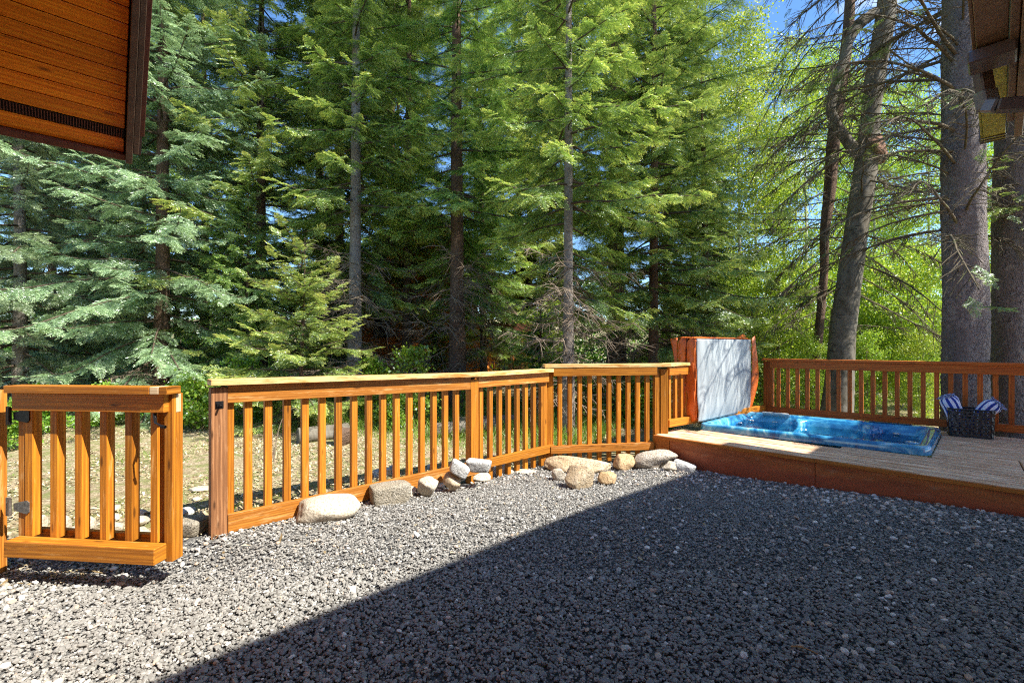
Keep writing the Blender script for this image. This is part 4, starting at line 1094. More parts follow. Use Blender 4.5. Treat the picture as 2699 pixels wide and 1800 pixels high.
def make_main_house():
    r = empty('main_house', tn(1.0, -2.0), 'main house at the upper right, its brown eave ending in an olive gutter', 'house')
    # unseen upper roof, outline notched to cast the big shadow; wall keeps it up
    h = 5.0
    pts = [tn(-9, -1.66, h), tn(6.78, -1.66, h), tn(6.78, -2.42, h), tn(13, -2.42, h), tn(13, -7.5, h + 2.2), tn(-9, -7.5, h + 2.2)]
    poly_prism('unseen_upper_roof', pts, 0.12, M['roof_metal'], r, (0, 0, 1))
    poly_prism('wall', [tn(-9, -2.6, -0.2), tn(4.2, -2.6, -0.2), tn(4.2, -2.6, h - 0.02), tn(-9, -2.6, h - 0.02)], 0.2, M['log'], r, (-NX, -NY, 0))
    poly_prism('end_wall', [tn(4.2, -2.62, -0.2), tn(4.2, -7.4, -0.2), tn(4.2, -7.4, h + 2.1), tn(4.2, -2.62, h + 0.1)], 0.2, M['log'], r, (-TX, -TY, 0))
    # low eave seen from underneath
    hz = 2.60; te = 4.22
    def B(nm, t0, t1, n0, n1, z0, z1, mat, par=r, bev=0.003):
        return board(nm, tn(t0, (n0 + n1)/2, (z0 + z1)/2), tn(t1, (n0 + n1)/2, (z0 + z1)/2), abs(n1 - n0), z1 - z0, mat, par, bev)
    B('fascia', -1.0, te - 0.35, -0.055, -0.028, hz - 0.03, hz + 0.16, M['brown_trim'])
    B('sub_fascia', -1.0, te - 0.12, -0.092, -0.058, hz - 0.055, hz + 0.12, M['brown_trim'])
    B('soffit', -1.0, te - 0.5, -1.6, -0.135, hz + 0.03, hz + 0.05, M['brown_trim'])
    B('soffit_gap_shade', -1.0, te - 0.3, -0.134, -0.094, hz + 0.05, hz + 0.07, M['dark'])  # near-black strip painted in as the shade of the gap
    B('beam', -1.0, te - 0.55, -0.46, -0.30, hz - 0.12, hz + 0.028, M['dark_trim'])
    B('barge_board', te - 0.22, te - 0.18, -1.6, -0.10, hz - 0.05, hz + 0.12, M['brown_trim']) if False else None
    pts = [tn(-1, 0.02, hz + 0.17), tn(te, 0.02, hz + 0.17), tn(te, -1.6, hz + 0.60), tn(-1, -1.6, hz + 0.60)]
    poly_prism('lower_roof', pts, 0.04, M['roof_metal'], r, (0, 0, 1))
    # soffit end seen as a brown triangle beyond the fascia
    poly_prism('rake_end', [tn(te - 0.16, -0.10, hz - 0.02), tn(te - 0.16, -1.6, hz + 0.40), tn(te - 0.16, -1.6, hz + 0.56), tn(te - 0.16, -0.10, hz + 0.14)], 0.03, M['dark_trim'], r, (TX, TY, 0))
    # gutter
    g0, g1_ = -0.022, 0.072
    t_out = 2.90
    gut = B('gutter', -1.0, te, g0, g1_, hz, hz + 0.012, M['brown_trim'])
    for nm, t0, t1, mt in (('gutter_trough', -1.0, t_out, M['brown_trim']), ('gutter_trough', t_out, te, M['olive'])):
        B(nm, t0, t1, g1_, g1_ + 0.012, hz, hz + 0.11, mt, gut, 0.002)
        B(nm, t0, t1, g0 - 0.002, g1_ - 0.001, hz - 0.010, hz - 0.001, mt, gut, 0.002)
    for tt in (3.04, 3.09, 3.62, 4.12, 4.17):
        B('gutter_band', tt, tt + 0.014, g0 - 0.006, g1_ + 0.018, hz - 0.016, hz - 0.0102, M['brown_metal'], gut, 0.001)
        B('gutter_band', tt, tt + 0.014, g1_ + 0.0125, g1_ + 0.020, hz - 0.01, hz + 0.10, M['brown_metal'], gut, 0.001)
    B('end_cap', te, te + 0.012, g0 - 0.004, g1_ + 0.016, hz - 0.014, hz + 0.115, M['brown_metal'], gut, 0.001)
    # outlet box, downspout, elbow and return
    B('outlet_box', 2.83, 2.97, -0.05, 0.098, hz - 0.075, hz - 0.018, M['brown_metal'], r, 0.006)
    c0 = tn(2.52, 0.02, hz - 0.06)
    def Wp(xpx, ypx, Y): return Vector(((xpx - CX)/F*Y, Y, HC - (ypx - HY)/F*Y))
    Yd = 2.12
    p0, p1, p2 = Wp(2581, 148, Yd), Wp(2601, 262, Yd), Wp(2606, 283, Yd)
    dwn = board('downspout', p0, p1, 0.062, 0.045, M['brown_metal'], r, 0.006, up=(0, -1, 0))
    lighter = plain('grey_brown_elbow', (0.20, 0.19, 0.19), 0.35, 0, 0.15, 20, coat=0.3)
    board('elbow', Wp(2596, 240, Yd), Wp(2606, 286, Yd), 0.075, 0.056, lighter, dwn, 0.008, up=(0, -1, 0))
    board('elbow', Wp(2596, 280, Yd), Wp(2634, 279, Yd - 0.05), 0.056, 0.060, lighter, dwn, 0.008)
    board('return_pipe', Wp(2628, 280, Yd - 0.05), Wp(2790, 268, Yd - 0.16), 0.062, 0.052, M['brown_metal'], dwn, 0.006)
    for z in (0, 1):
        a = Wp(2606 + z*6, 172 - z*22, Yd - 0.02); b = Wp(2650, 150 - z*20, Yd - 0.02)
        v, q = tube_arrays([(np.array([a[:], b[:]]), [0.003, 0.003])], 6)
        link('hanger_wire', quads_mesh('hanger_wire', v, q), plain('galvanised_wire', (0.5, 0.45, 0.35), 0.4, 0.5), dwn)
make_main_house()

def make_far_cabin():
    Yc = 13.5
    def P(xD, yD, Y=Yc): return Vector(((xD*1.148 - CX)/F*Y, Y, HC - (yD*1.148 - HY)/F*Y))
    b0 = P(800, 905); b0.z = -0.3
    r = empty('log_cabin', b0, 'orange log cabin with a steep brown roof half hidden behind the firs', 'house')
    # gable wall faces the camera, slightly turned
    xl, xr = P(770, 700).x, P(1122, 700).x; ap = P(965, 500)
    zr = 0.086; n = 0
    z = -0.3
    # logs
    while z < ap.z:
        f = max(0.0, (z - P(0, 760).z)/(ap.z - P(0, 760).z))
        a = xl + (ap.x - xl)*f*0.95; b = xr + (ap.x - xr)*f*0.95
        if b - a > 0.2:
            v, q = tube_arrays([(np.array([[a, Yc, z], [b, Yc + 0.3, z]]), [zr*1.12, zr*1.12])], 12)
            me = quads_mesh('log', v, q); ul = me.uv_layers.new()
            for l in me.loops:
                c = me.vertices[l.vertex_index].co; ul.data[l.index].uv = (c.x, c.z*1.5)
            link('log', me, M['log'], r)
        z += zr*2
    # steep roof: edge runs from the apex down to the right (seen 1060,590 -> 1165,725)
    rp = [P(962, 466, Yc - 0.5), P(1178, 742, Yc - 0.5)]
    u = (rp[1] - rp[0]).normalized()
    up = Vector((-u.z, 0, u.x)); up = up if up.z > 0 else -up
    board('rake_board', rp[0], rp[1], 0.05, 0.24, M['rake'], r, up=up)
    poly_prism('roof', [rp[0] + up*0.13, rp[1] + up*0.13, rp[1] + up*0.13 + Vector((1.0, 7, 0)), rp[0] + up*0.13 + Vector((1.0, 7, 0))], 0.08, M['roof_metal'], r, up)
    lp = [P(962, 466, Yc - 0.5), P(740, 750, Yc - 0.5)]
    u2 = (lp[1] - lp[0]).normalized(); up2 = Vector((-u2.z, 0, u2.x)); up2 = up2 if up2.z > 0 else -up2
    board('rake_board', lp[0], lp[1], 0.05, 0.24, M['rake'], r, up=up2)
    poly_prism('roof', [lp[0] + up2*0.13, lp[1] + up2*0.13, lp[1] + up2*0.13 + Vector((1.0, 7, 0)), lp[0] + up2*0.13 + Vector((1.0, 7, 0))], 0.08, M['roof_metal'], r, up2)
    # porch beam and post
    board('porch_beam', P(1120, 752), P(1235, 752), 0.2, 0.22, M['dark_trim'], r)
    stick('porch_post', P(1205, 760), -0.4, P(1205, 760).z, 0.2, 0.2, (0, -1), M['post_brown'], r)
    poly_prism('side_wall', [Vector((xr, Yc + 0.35, -0.4)), Vector((xr + 0.9, Yc + 6, -0.4)), Vector((xr + 0.9, Yc + 6, 1.6)), Vector((xr, Yc + 0.35, 1.6))], 0.15, M['log'], r, (-1, 0, 0))
    poly_prism('window', [P(858, 690, Yc - 0.12), P(895, 690, Yc - 0.12), P(895, 775, Yc - 0.12), P(858, 775, Yc - 0.12)], 0.05, M['dark'], r, (0, 1, 0))
make_far_cabin()
# ------------------------------------------------------------------ conifers
def frond_template(L, rng, sp=0.011, bl=0.020, bw=0.0042, tw_sp=0.026, spread=0.42):
    """flat needled spray along +x of length L; returns triangles and tint"""
    P, Dr, N_ = [], [], []
    def twig(p0, d0, ln, newness):
        k = max(2, int(ln/sp))
        s = np.linspace(0, ln, k)
        pts = p0 + d0*s[:, None] + np.array([0, 0, -1.0])*(s[:, None]**2)*0.5
        P.append(pts); Dr.append(np.repeat(d0[None], k, 0)); N_.append(np.clip(newness + 0.55*(s/ln)**2.2*(ln > 0.03), 0, 1))
    ax = np.array([1.0, 0, 0])
    twig(np.zeros(3), ax, L, 0.15)
    s = tw_sp*0.6
    while s < L*0.97:
        ln = min(spread*L, 0.16)*(1 - (s/L))**0.75*rng.uniform(0.75, 1.15) + 0.022
        for sg in (-1, 1):
            a = rad(rng.uniform(44, 60)); d = np.array([math.cos(a), sg*math.sin(a), rng.uniform(-0.25, 0.05)])
            twig(np.array([s + rng.uniform(-0.005, 0.005), 0, -0.5*s*s]), d/np.linalg.norm(d), ln, 0.2 + 0.25*(s/L))
        s += tw_sp
    P = np.concatenate(P); Dr = np.concatenate(Dr); N_ = np.concatenate(N_); k = len(P)
    tr, ti = [], []
    for sg in (-1, 1):
        up = np.stack([rng.uniform(-0.3, 0.3, k), rng.uniform(-0.3, 0.3, k), rng.uniform(-0.35, 0.75, k)], -1)
        side = np.cross(Dr, np.array([0, 0, 1.0])); side /= np.linalg.norm(side, axis=1, keepdims=True) + 1e-9
        d = Dr*0.75 + side*sg*0.8 + up*0.5; d /= np.linalg.norm(d, axis=1, keepdims=True)
        w = np.cross(d, rng.normal(0, 1, (k, 3))*0.5 + np.array([0, 0, 1.0])); w /= np.linalg.norm(w, axis=1, keepdims=True) + 1e-9
        l_ = bl*rng.uniform(0.75, 1.25, (k, 1))
        tr.append(np.stack([P - w*bw*0.5, P + w*bw*0.5, P + d*l_], 1)); ti.append(N_ + rng.uniform(-0.12, 0.12, k))
    return np.concatenate(tr).astype(np.float32), np.clip(np.concatenate(ti), 0, 1).astype(np.float32)

def make_templates(seed, sp, bl, bw, tw_sp):
    rng = np.random.default_rng(seed)
    return [(L, [frond_template(L, rng, sp, bl, bw, tw_sp) for _ in range(2)]) for L in (0.14, 0.26, 0.42)]
TPL_NEAR = make_templates(3, 0.0120, 0.027, 0.0078, 0.033)
TPL_MID = make_templates(4, 0.020, 0.042, 0.014, 0.044)
TPL_FAR = make_templates(5, 0.036, 0.075, 0.034, 0.058)

def conifer_arrays(seed, H, R, z0, tpl, droop=0.25, spacing=0.10, whorl=0.30, per=6, power=0.8, dead_z=0.3, sag=1.0, gap=0.0, side=None, fl=0.42, n_dead=14, elev=(35, -12), tip_new=0.25, clear=0.0, lr=(0.68, 1.12)):
    """returns crown triangles, tints, limb lines, dead twig lines; side=(azimuth, gain) lengthens branches one way"""
    rng = np.random.default_rng(seed)
    lst = {}
    limbs, dead = [], []
    z = z0
    while z < H - 0.1:
        f = (z - z0)/(H - z0)
        nb = per if f < 0.8 else 4
        a0 = rng.uniform(0, 6.28)
        for k in range(nb):
            if rng.random() < gap: continue
            az = a0 + 2*math.pi*k/nb + rng.uniform(-0.3, 0.3)
            zz = z + rng.uniform(-0.12, 0.12)
            if zz < clear and math.sin(az) < 0.1 + 0.0*zz and rng.random() < 0.78: continue
            Lb = R*((1 - f)**power)*rng.uniform(*lr) + 0.12
            if f < 0.12: Lb *= 0.75 + 2*f
            if side: Lb *= 1 + side[1]*math.cos(az - side[0])
            e0 = math.radians(elev[1] + (elev[0] - elev[1])*f**0.8 + rng.uniform(-7, 7))
            m = 12
            s = np.linspace(0, Lb, m); u = s/Lb
            hor = s*math.cos(e0); ver = s*math.sin(e0) - sag*droop*Lb*0.55*u**1.6 + sag*droop*Lb*0.34*u**4
            bend = rng.uniform(-0.22, 0.22)*Lb*u**2; ver = ver + 0.03*Lb*np.sin(u*rng.uniform(5, 9) + rng.uniform(0, 6))*u
            ca, sa = math.cos(az), math.sin(az)
            pts = np.stack([hor*ca - bend*sa, hor*sa + bend*ca, zz + ver], -1)
            limbs.append((pts, 0.004 + (0.007 + 0.006*Lb)*(1 - u)))
            # fronds
            s0 = Lb*(0.22 if Lb > 0.8 else 0.08)
            ss = np.arange(s0, Lb, spacing*rng.uniform(0.9, 1.1)); ss = np.append(ss, Lb*0.985)
            for i, sv in enumerate(ss):
                uu = sv/Lb; j = min(m - 2, int(uu*(m - 1)))
                p = pts[j] + (pts[j + 1] - pts[j])*(uu*(m - 1) - j); dt = pts[j + 1] - pts[j]; dt /= np.linalg.norm(dt)
                sides = (0,) if i == len(ss) - 1 else (-1, 1)
                for sg in sides:
                    if sg and rng.random() < 0.15: continue
                    ln = fl*(1 - 0.55*uu)*min(1, Lb*0.9)*rng.uniform(0.7, 1.15) if sg else 0.22
                    ln = max(ln, 0.09)
                    yaw = 0 if sg == 0 else sg*math.radians(rng.uniform(42, 66))
                    lat = np.array([-dt[1], dt[0], 0]); lat /= np.linalg.norm(lat) + 1e-9
                    d = dt*math.cos(yaw) + lat*math.sin(yaw)
                    d[2] -= rng.uniform(-0.15, 0.95)*droop*2.0 if sg else -0.05
                    d /= np.linalg.norm(d)
                    sd = np.cross([0, 0, 1.0], d); sd /= np.linalg.norm(sd) + 1e-9
                    roll = rng.uniform(-0.6, 0.6); up = np.cross(d, sd)
                    sd2 = sd*math.cos(roll) + up*math.sin(roll); up2 = np.cross(d, sd2)
                    ti = min(range(3), key=lambda q: abs(tpl[q][0] - ln)); sc = ln/tpl[ti][0]
                    sc = min(max(sc, 0.6), 1.5)
                    key = (ti, rng.integers(0, 2))
                    lst.setdefault(key, []).append((np.stack([d, sd2, up2], -1)*sc, p, (uu - 0.6)*tip_new + rng.uniform(-0.18, 0.18)))
        z += whorl*rng.uniform(0.8, 1.2)
    tris, tint = [], []
    for (ti, v), items in lst.items():
        tt, tc = tpl[ti][1][v]
        Rm = np.stack([i[0] for i in items]).astype(np.float32); Pp = np.stack([i[1] for i in items]).astype(np.float32)
        tr = np.einsum('kij,nvj->knvi', Rm, tt) + Pp[:, None, None, :]
        tris.append(tr.reshape(-1, 3, 3)); tint.append((tc[None] + np.array([i[2] for i in items], np.float32)[:, None]).ravel())
    # dead lower branches with fine hanging twigs
    for _ in range(n_dead):
        zz = rng.uniform(dead_z, max(z0 + 0.8, dead_z + 0.5)); az = rng.uniform(0, 6.28); L_ = R*rng.uniform(0.25, 0.7)
        dead += dead_branch(rng, np.array([0, 0, zz]), az, L_, rng.uniform(-25, 10))
    return np.concatenate(tris), np.clip(np.concatenate(tint), 0, 1), limbs, dead

def dead_branch(rng, p0, az, L, el, r0=0.010, sub=1.0, up=0.25):
    out = []
    m = 9; s = np.linspace(0, L, m); u = s/L; e = math.radians(el); ca, sa = math.cos(az), math.sin(az)
    b = rng.uniform(-0.25, 0.25)*L*u**2
    ver = s*math.sin(e) - 0.22*L*u**1.5 + up*L*u**3
    pts = p0 + np.stack([s*math.cos(e)*ca - b*sa, s*math.cos(e)*sa + b*ca, ver], -1) + rng.normal(0, 0.006, (m, 3))
    out.append((pts, r0*(1 - 0.8*u) + 0.0015))
    k = int(L*15*sub)
    for _ in range(k):
        uu = rng.uniform(0.15, 1.0); j = min(m - 2, int(uu*(m - 1))); p = pts[j] + (pts[j + 1] - pts[j])*(uu*(m - 1) - j)
        d = pts[j + 1] - pts[j]; d /= np.linalg.norm(d)
        lat = np.array([-d[1], d[0], 0])*rng.choice([-1, 1]); dd = d*rng.uniform(0.3, 1.0) + lat*rng.uniform(0.4, 1.0) + np.array([0, 0, rng.uniform(-0.9, 0.15)])
        dd /= np.linalg.norm(dd); l_ = rng.uniform(0.10, 0.42)*min(1, L)
        q = np.linspace(0, 1, 5)[:, None]
        tp = p + dd*q*l_ + np.array([0, 0, -0.12])*q**2*l_ + np.cumsum(rng.normal(0, 0.006, (5, 3)), axis=0)
        out.append((tp, 0.0048*(1 - 0.6*q[:, 0]) + 0.0015))
        for _ in range(2):
            i = rng.integers(1, 4); d3 = dd + rng.normal(0, 0.6, 3); d3 /= np.linalg.norm(d3)
            out.append((np.stack([tp[i], tp[i] + d3*l_*0.25, tp[i] + d3*l_*0.45 + [0, 0, -0.02]]), [0.0022, 0.0016, 0.0008]))
    return out

def trunk_mesh(name, pts, radii, sides=20, seed=0, rough=0.06, n=60):
    rng = np.random.default_rng(seed)
    pts = np.asarray(pts, float)
    t = np.linspace(0, 1, len(pts)); tt = np.linspace(0, 1, n)
    P = np.stack([np.interp(tt, t, pts[:, k]) for k in range(3)], -1); r = np.interp(tt, t, radii)
    # smooth the path a little
    for _ in range(2): P[1:-1] = (P[:-2] + P[2:] + 2*P[1:-1])/4
    v, q = tube_arrays([(P, r)], sides)
    v = v.reshape(n, sides, 3); c = P[:, None, :]
    a = np.linspace(0, 2*np.pi, sides, endpoint=False)[None]; zz = P[:, 2][:, None]
    k = 1 + rough*(np.sin(a*3 + zz*1.3) *0.5+ np.sin(a*5 - zz*2.7 + 1)*0.35 + rng.normal(0, 0.28, (n, sides)))
    v = c + (v - c)*k[..., None]
    return quads_mesh(name, v.reshape(-1, 3), q)

CROWNS = {}
def conifer_kind(key, mat, **kw):
    H = kw['H']; tr, ti, limbs, dead = conifer_arrays(**kw)
    cm = tris_mesh('crown', tr, ti); cm.materials.append(M[mat])
    v, q = tube_arrays(limbs, 4); lm = quads_mesh('branches', v, q); lm.materials.append(M['limb'])
    dm = None
    if dead:
        v, q = tube_arrays(dead, 3); dm = quads_mesh('dead_branches', v, q); dm.materials.append(M['twig'])
    CROWNS[key] = (cm, lm, dm, H)
    print('crown', key, len(tr), round(time.time() - T0, 1))

def plant_conifer(key, xD, Y, label, r0, bk='bark_fir', rot=0.0, sc=1.0, name='fir_tree', group='conifers behind the railing', wob=0.03, seed=1, sides=16, parts=True, trunk=None):
    X = (xD*1.148 - CX)/F*Y; z = g1(X, Y) - 0.03
    cm, lm, dm, H = CROWNS[key]
    r = empty(name, (X, Y, z), label, 'tree', group)
    rng = np.random.default_rng(seed); k = 7
    Ht = H*sc
    zz = np.linspace(-0.1, Ht, k); px_ = np.cumsum(rng.normal(0, wob, k)); py_ = np.cumsum(rng.normal(0, wob, k)); px_ -= px_[0]; py_ -= py_[0]
    px_ = px_*np.linspace(0, 1, k); py_ = py_*np.linspace(0, 1, k)
    rr_ = r0*(1 - zz/Ht*0.93).clip(0.05, 1)*1.0; rr_[0] *= 1.25
    tm_ = trunk_mesh('trunk', np.stack([px_, py_, zz], -1), rr_, sides, seed, 0.05)
    link('trunk', tm_, M[bk], r, Matrix.Translation(r.location))
    mw = Matrix.Translation(r.location) @ Matrix.Rotation(rot, 4, 'Z') @ Matrix.Diagonal((sc, sc, sc, 1))
    link('crown', cm, None, r, mw); link('branches', lm, None, r, mw)
    if dm is not None and parts: link('dead_branches', dm, None, r, mw)
    return r

# kinds ------------------------------------------------------------
conifer_kind('spruce', 'spruce', seed=21, H=14.0, R=2.45, z0=0.35, tpl=TPL_NEAR, droop=0.42, spacing=0.115, whorl=0.33, per=8, power=0.6, fl=0.46, elev=(30, -14), n_dead=16, lr=(0.5, 1.2))
conifer_kind('fir_full', 'fir', seed=22, H=13.0, R=2.0, z0=1.5, tpl=TPL_NEAR, droop=0.34, spacing=0.105, whorl=0.36, per=7, power=0.45, fl=0.50, gap=0.22, elev=(30, -12), n_dead=34, dead_z=0.5, tip_new=0.5, lr=(0.45, 1.25))
conifer_kind('fir_open', 'fir', seed=28, H=15.0, R=1.9, z0=2.3, tpl=TPL_NEAR, droop=0.34, spacing=0.105, whorl=0.40, per=6, power=0.35, fl=0.50, gap=0.16, elev=(24, -14), n_dead=60, dead_z=0.5, tip_new=0.5, clear=3.7, lr=(0.4, 1.25))
conifer_kind('fir_young', 'fir', seed=23, H=3.0, R=0.95, z0=0.30, tpl=TPL_NEAR, droop=0.30, spacing=0.075, whorl=0.21, per=7, power=0.5, fl=0.38, elev=(38, -5), n_dead=3, tip_new=0.6, lr=(0.6, 1.2))
conifer_kind('dark_mid', 'dark_fir', seed=24, H=14.0, R=2.0, z0=2.2, tpl=TPL_MID, droop=0.45, spacing=0.12, whorl=0.42, per=6, power=0.45, fl=0.52, gap=0.25, elev=(24, -18), n_dead=50, dead_z=0.4, clear=3.4, lr=(0.45, 1.2))
conifer_kind('dark_low', 'dark_fir', seed=26, H=9.0, R=1.7, z0=0.5, tpl=TPL_MID, droop=0.6, spacing=0.11, whorl=0.34, per=7, power=0.6, fl=0.5, gap=0.08, elev=(24, -22), n_dead=10, dead_z=0.4, lr=(0.5, 1.2))
conifer_kind('back', 'dark_fir', seed=25, H=17.0, R=2.2, z0=3.0, tpl=TPL_FAR, droop=0.4, spacing=0.17, whorl=0.50, per=6, power=0.4, fl=0.6, gap=0.3, elev=(24, -18), n_dead=30, dead_z=0.4, lr=(0.4, 1.2))

PC = plant_conifer
PC('spruce', 372, 8.3, 'pale blue-green spruce with drooping sprays filling the left side behind the gate', 0.13, 'bark_brown', 0.4, 1.0, 'spruce_tree', seed=31)
PC('spruce', 48, 7.9, 'grey-trunked spruce partly cut by the left frame edge, behind the gate', 0.10, 'bark_fir', 2.2, 0.92, 'spruce_tree', seed=32)
PC('spruce', 215, 10.4, 'taller blue spruce rising behind the cabin soffit corner', 0.14, 'bark_brown', 4.1, 1.15, 'spruce_tree', seed=33)
PC('fir_young', 690, 6.9, 'small young bright green fir standing in front of the grey-trunked fir', 0.045, 'bark_brown', 0.0, 0.98, 'fir_tree', seed=34)
PC('fir_open', 815, 8.6, 'fir with a slim pale grey trunk left of the log cabin', 0.125, 'bark_fir', 0.0, 1.0, seed=35, wob=0.02)
PC('fir_full', 600, 9.4, 'yellow-green fir between the blue spruce and the slim pale trunk', 0.12, 'bark_brown', 3.9, 1.02, seed=36)
PC('fir_open', 1050, 9.2, 'fir with a brown trunk standing before the log cabin', 0.165, 'bark_brown', 0.35, 1.05, seed=37)
PC('fir_open', 1305, 7.0, 'fir with a slim straight trunk just behind the angled railing, spreading bright sprays', 0.085, 'bark_fir', -0.3, 0.92, seed=38, wob=0.015)
PC('dark_mid', 1415, 9.6, 'thick-trunked dark fir behind the slim straight fir', 0.20, 'bark_brown', 0.0, 1.05, seed=39)
PC('fir_open', 935, 11.3, 'bushy yellow-green fir hiding the peak of the log cabin', 0.12, 'bark_brown', 5.3, 0.95, seed=44)
PC('fir_full', 1190, 15.0, 'loose fir between the brown trunk and the slim straight trunk', 0.11, 'bark_brown', 2.2, 1.0, seed=45)
PC('dark_low', 1000, 12.2, 'low dark fir standing before the wall of the log cabin', 0.06, 'bark_brown', 1.4, 0.34, seed=46)
PC('fir_full', 1110, 12.4, 'loose fir covering the sloping roof edge of the log cabin', 0.10, 'bark_brown', 0.6, 0.9, seed=47)
PC('dark_low', 560, 8.6, 'low dark fir between the blue spruce and the young fir', 0.05, 'bark_brown', 3.4, 0.55, seed=48)
PC('dark_low', 755, 10.2, 'low dark fir just left of the pale slim trunk foot', 0.05, 'bark_brown', 5.1, 0.50, seed=49)
PC('fir_young', 1240, 9.6, 'young fir between the cabin porch and the slim straight trunk', 0.05, 'bark_brown', 2.0, 0.85, seed=50)
PC('fir_full', 1500, 8.4, 'bright broad fir whose sprays spread over the tub cover', 0.10, 'bark_brown', 1.0, 0.95, seed=41)
PC('dark_low', 1620, 9.6, 'drooping dark bluish fir behind the orange hot tub cover', 0.13, 'bark_brown', 2.9, 0.8, seed=40)
for i, (xD, Y, sc, rot, lab) in enumerate([
        (120, 14.5, 1.05, 0.3, 'tall dark conifer far behind the leftmost spruce'), (470, 13.0, 0.95, 1.2, 'dark conifer behind the right flank of the blue spruce'),
        (735, 12.2, 1.0, 2.0, 'dark slim conifer just left of the pale-trunked fir, farther back'), (900, 16.5, 1.1, 3.1, 'tall conifer behind the left half of the log cabin roof'),
        (780, 11.0, 0.9, 4.4, 'dark conifer close behind the pale slim trunk'), (1215, 15.5, 0.95, 5.2, 'dark thin-trunked conifer beside the cabin porch post'),
        (1250, 17.0, 1.1, 0.9, 'tall conifer far behind the slim straight fir'), (1530, 14.0, 1.0, 1.9, 'dark conifer between the thick dark fir and the tub cover fir'),
        (330, 19.0, 1.2, 2.7, 'distant conifer seen through gaps of the blue spruce')]):
    PC('back', xD, Y, lab, 0.13, 'bark_brown', rot, sc, seed=60 + i, name='conifer', group='dark conifers farther back', sides=10)

rb = random.Random(77)
for i in range(11):
    xD = -60 + i*165 + rb.uniform(-30, 30); Y = rb.uniform(20, 27)
    PC('back', xD, Y, 'conifer in the far dark tree line behind the nearer trunks', 0.15, 'bark_brown', rb.uniform(0, 6.2), rb.uniform(1.0, 1.35), seed=160 + i, name='conifer', group='far conifer tree line', sides=8, parts=False)
# ------------------------------------------------------------------ broadleaf
def leaf_arrays(seed, centres, n, size, spread, flat=0.6):
    rng = np.random.default_rng(seed)
    ci = rng.integers(0, len(centres), n)
    c = centres[ci] + rng.normal(0, 1, (n, 3))*spread*np.array([1, 1, flat])
    d = rng.normal(0, 1, (n, 3)); d[:, 2] -= 0.4; d /= np.linalg.norm(d, axis=1, keepdims=True)
    w = np.cross(d, rng.normal(0, 1, (n, 3))); w /= np.linalg.norm(w, axis=1, keepdims=True)
    s = size*rng.uniform(0.7, 1.25, (n, 1))
    a, b_, e, f_ = c, c + d*s*0.55 + w*s*0.42, c + d*s, c + d*s*0.55 - w*s*0.42
    cl = rng.normal(0, 0.16, len(centres))[ci]
    ti = np.clip(0.55 + cl + rng.normal(0, 0.16, n), 0, 1)
    return np.concatenate([np.stack([a, b_, e], 1), np.stack([a, e, f_], 1)]), np.concatenate([ti, ti])

def aspen_mesh(key, seed, H, R, z0, n_limbs, n_leaf, size, mat='aspen', bk='bark_pale', spread=0.20):
    rng = np.random.default_rng(seed)
    lines, cen = [], []
    for k in range(n_limbs):
        z = z0 + (H - z0)*(k + rng.random())/n_limbs; f = (z - z0)/(H - z0)
        L = R*(0.35 + 0.65*math.sin(math.pi*min(1, 0.25 + 0.75*f)))*rng.uniform(0.6, 1.1); az = rng.uniform(0, 6.28); e = rad(rng.uniform(5, 50))
        m = 7; s = np.linspace(0, L, m); u = s/L
        p = np.stack([s*math.cos(e)*math.cos(az), s*math.cos(e)*math.sin(az), z + s*math.sin(e) - 0.15*L*u**2], -1) + rng.normal(0, 0.03, (m, 3))*u[:, None]
        lines.append((p, 0.003 + 0.014*(1 - u)))
        for j in range(2, m): cen.append(p[j])
        for _ in range(5):
            j = rng.integers(2, m); d = rng.normal(0, 1, 3)*np.array([1, 1, 0.6]); d /= np.linalg.norm(d); l_ = rng.uniform(0.2, 0.5)*R*0.6
            lines.append((np.stack([p[j], p[j] + d*l_*0.5, p[j] + d*l_]), [0.005, 0.004, 0.002])); cen += [p[j] + d*l_*0.6, p[j] + d*l_]
    tr, ti = leaf_arrays(seed + 1, np.array(cen), n_leaf, size, spread)
    cm = tris_mesh('crown', tr, ti); cm.materials.append(M[mat])
    v, q = tube_arrays(lines, 4); lm = quads_mesh('branches', v, q); lm.materials.append(M[bk])
    CROWNS[key] = (cm, lm, None, H); print('aspen', key, len(tr), round(time.time() - T0, 1))

aspen_mesh('aspen_a', 71, 11.0, 1.6, 1.2, 44, 20000, 0.060)
aspen_mesh('aspen_b', 72, 10.0, 1.5, 0.5, 40, 20000, 0.056)
aspen_mesh('bushy', 73, 3.4, 1.2, 0.15, 26, 13000, 0.052, 'aspen', 'twig', 0.17)
aspen_mesh('shrub', 74, 0.75, 0.42, 0.05, 18, 3200, 0.042, 'shrubleaf', 'twig', 0.07)
aspen_mesh('shrub_tall', 75, 1.15, 0.40, 0.10, 16, 2400, 0.045, 'shrubleaf', 'twig', 0.07)

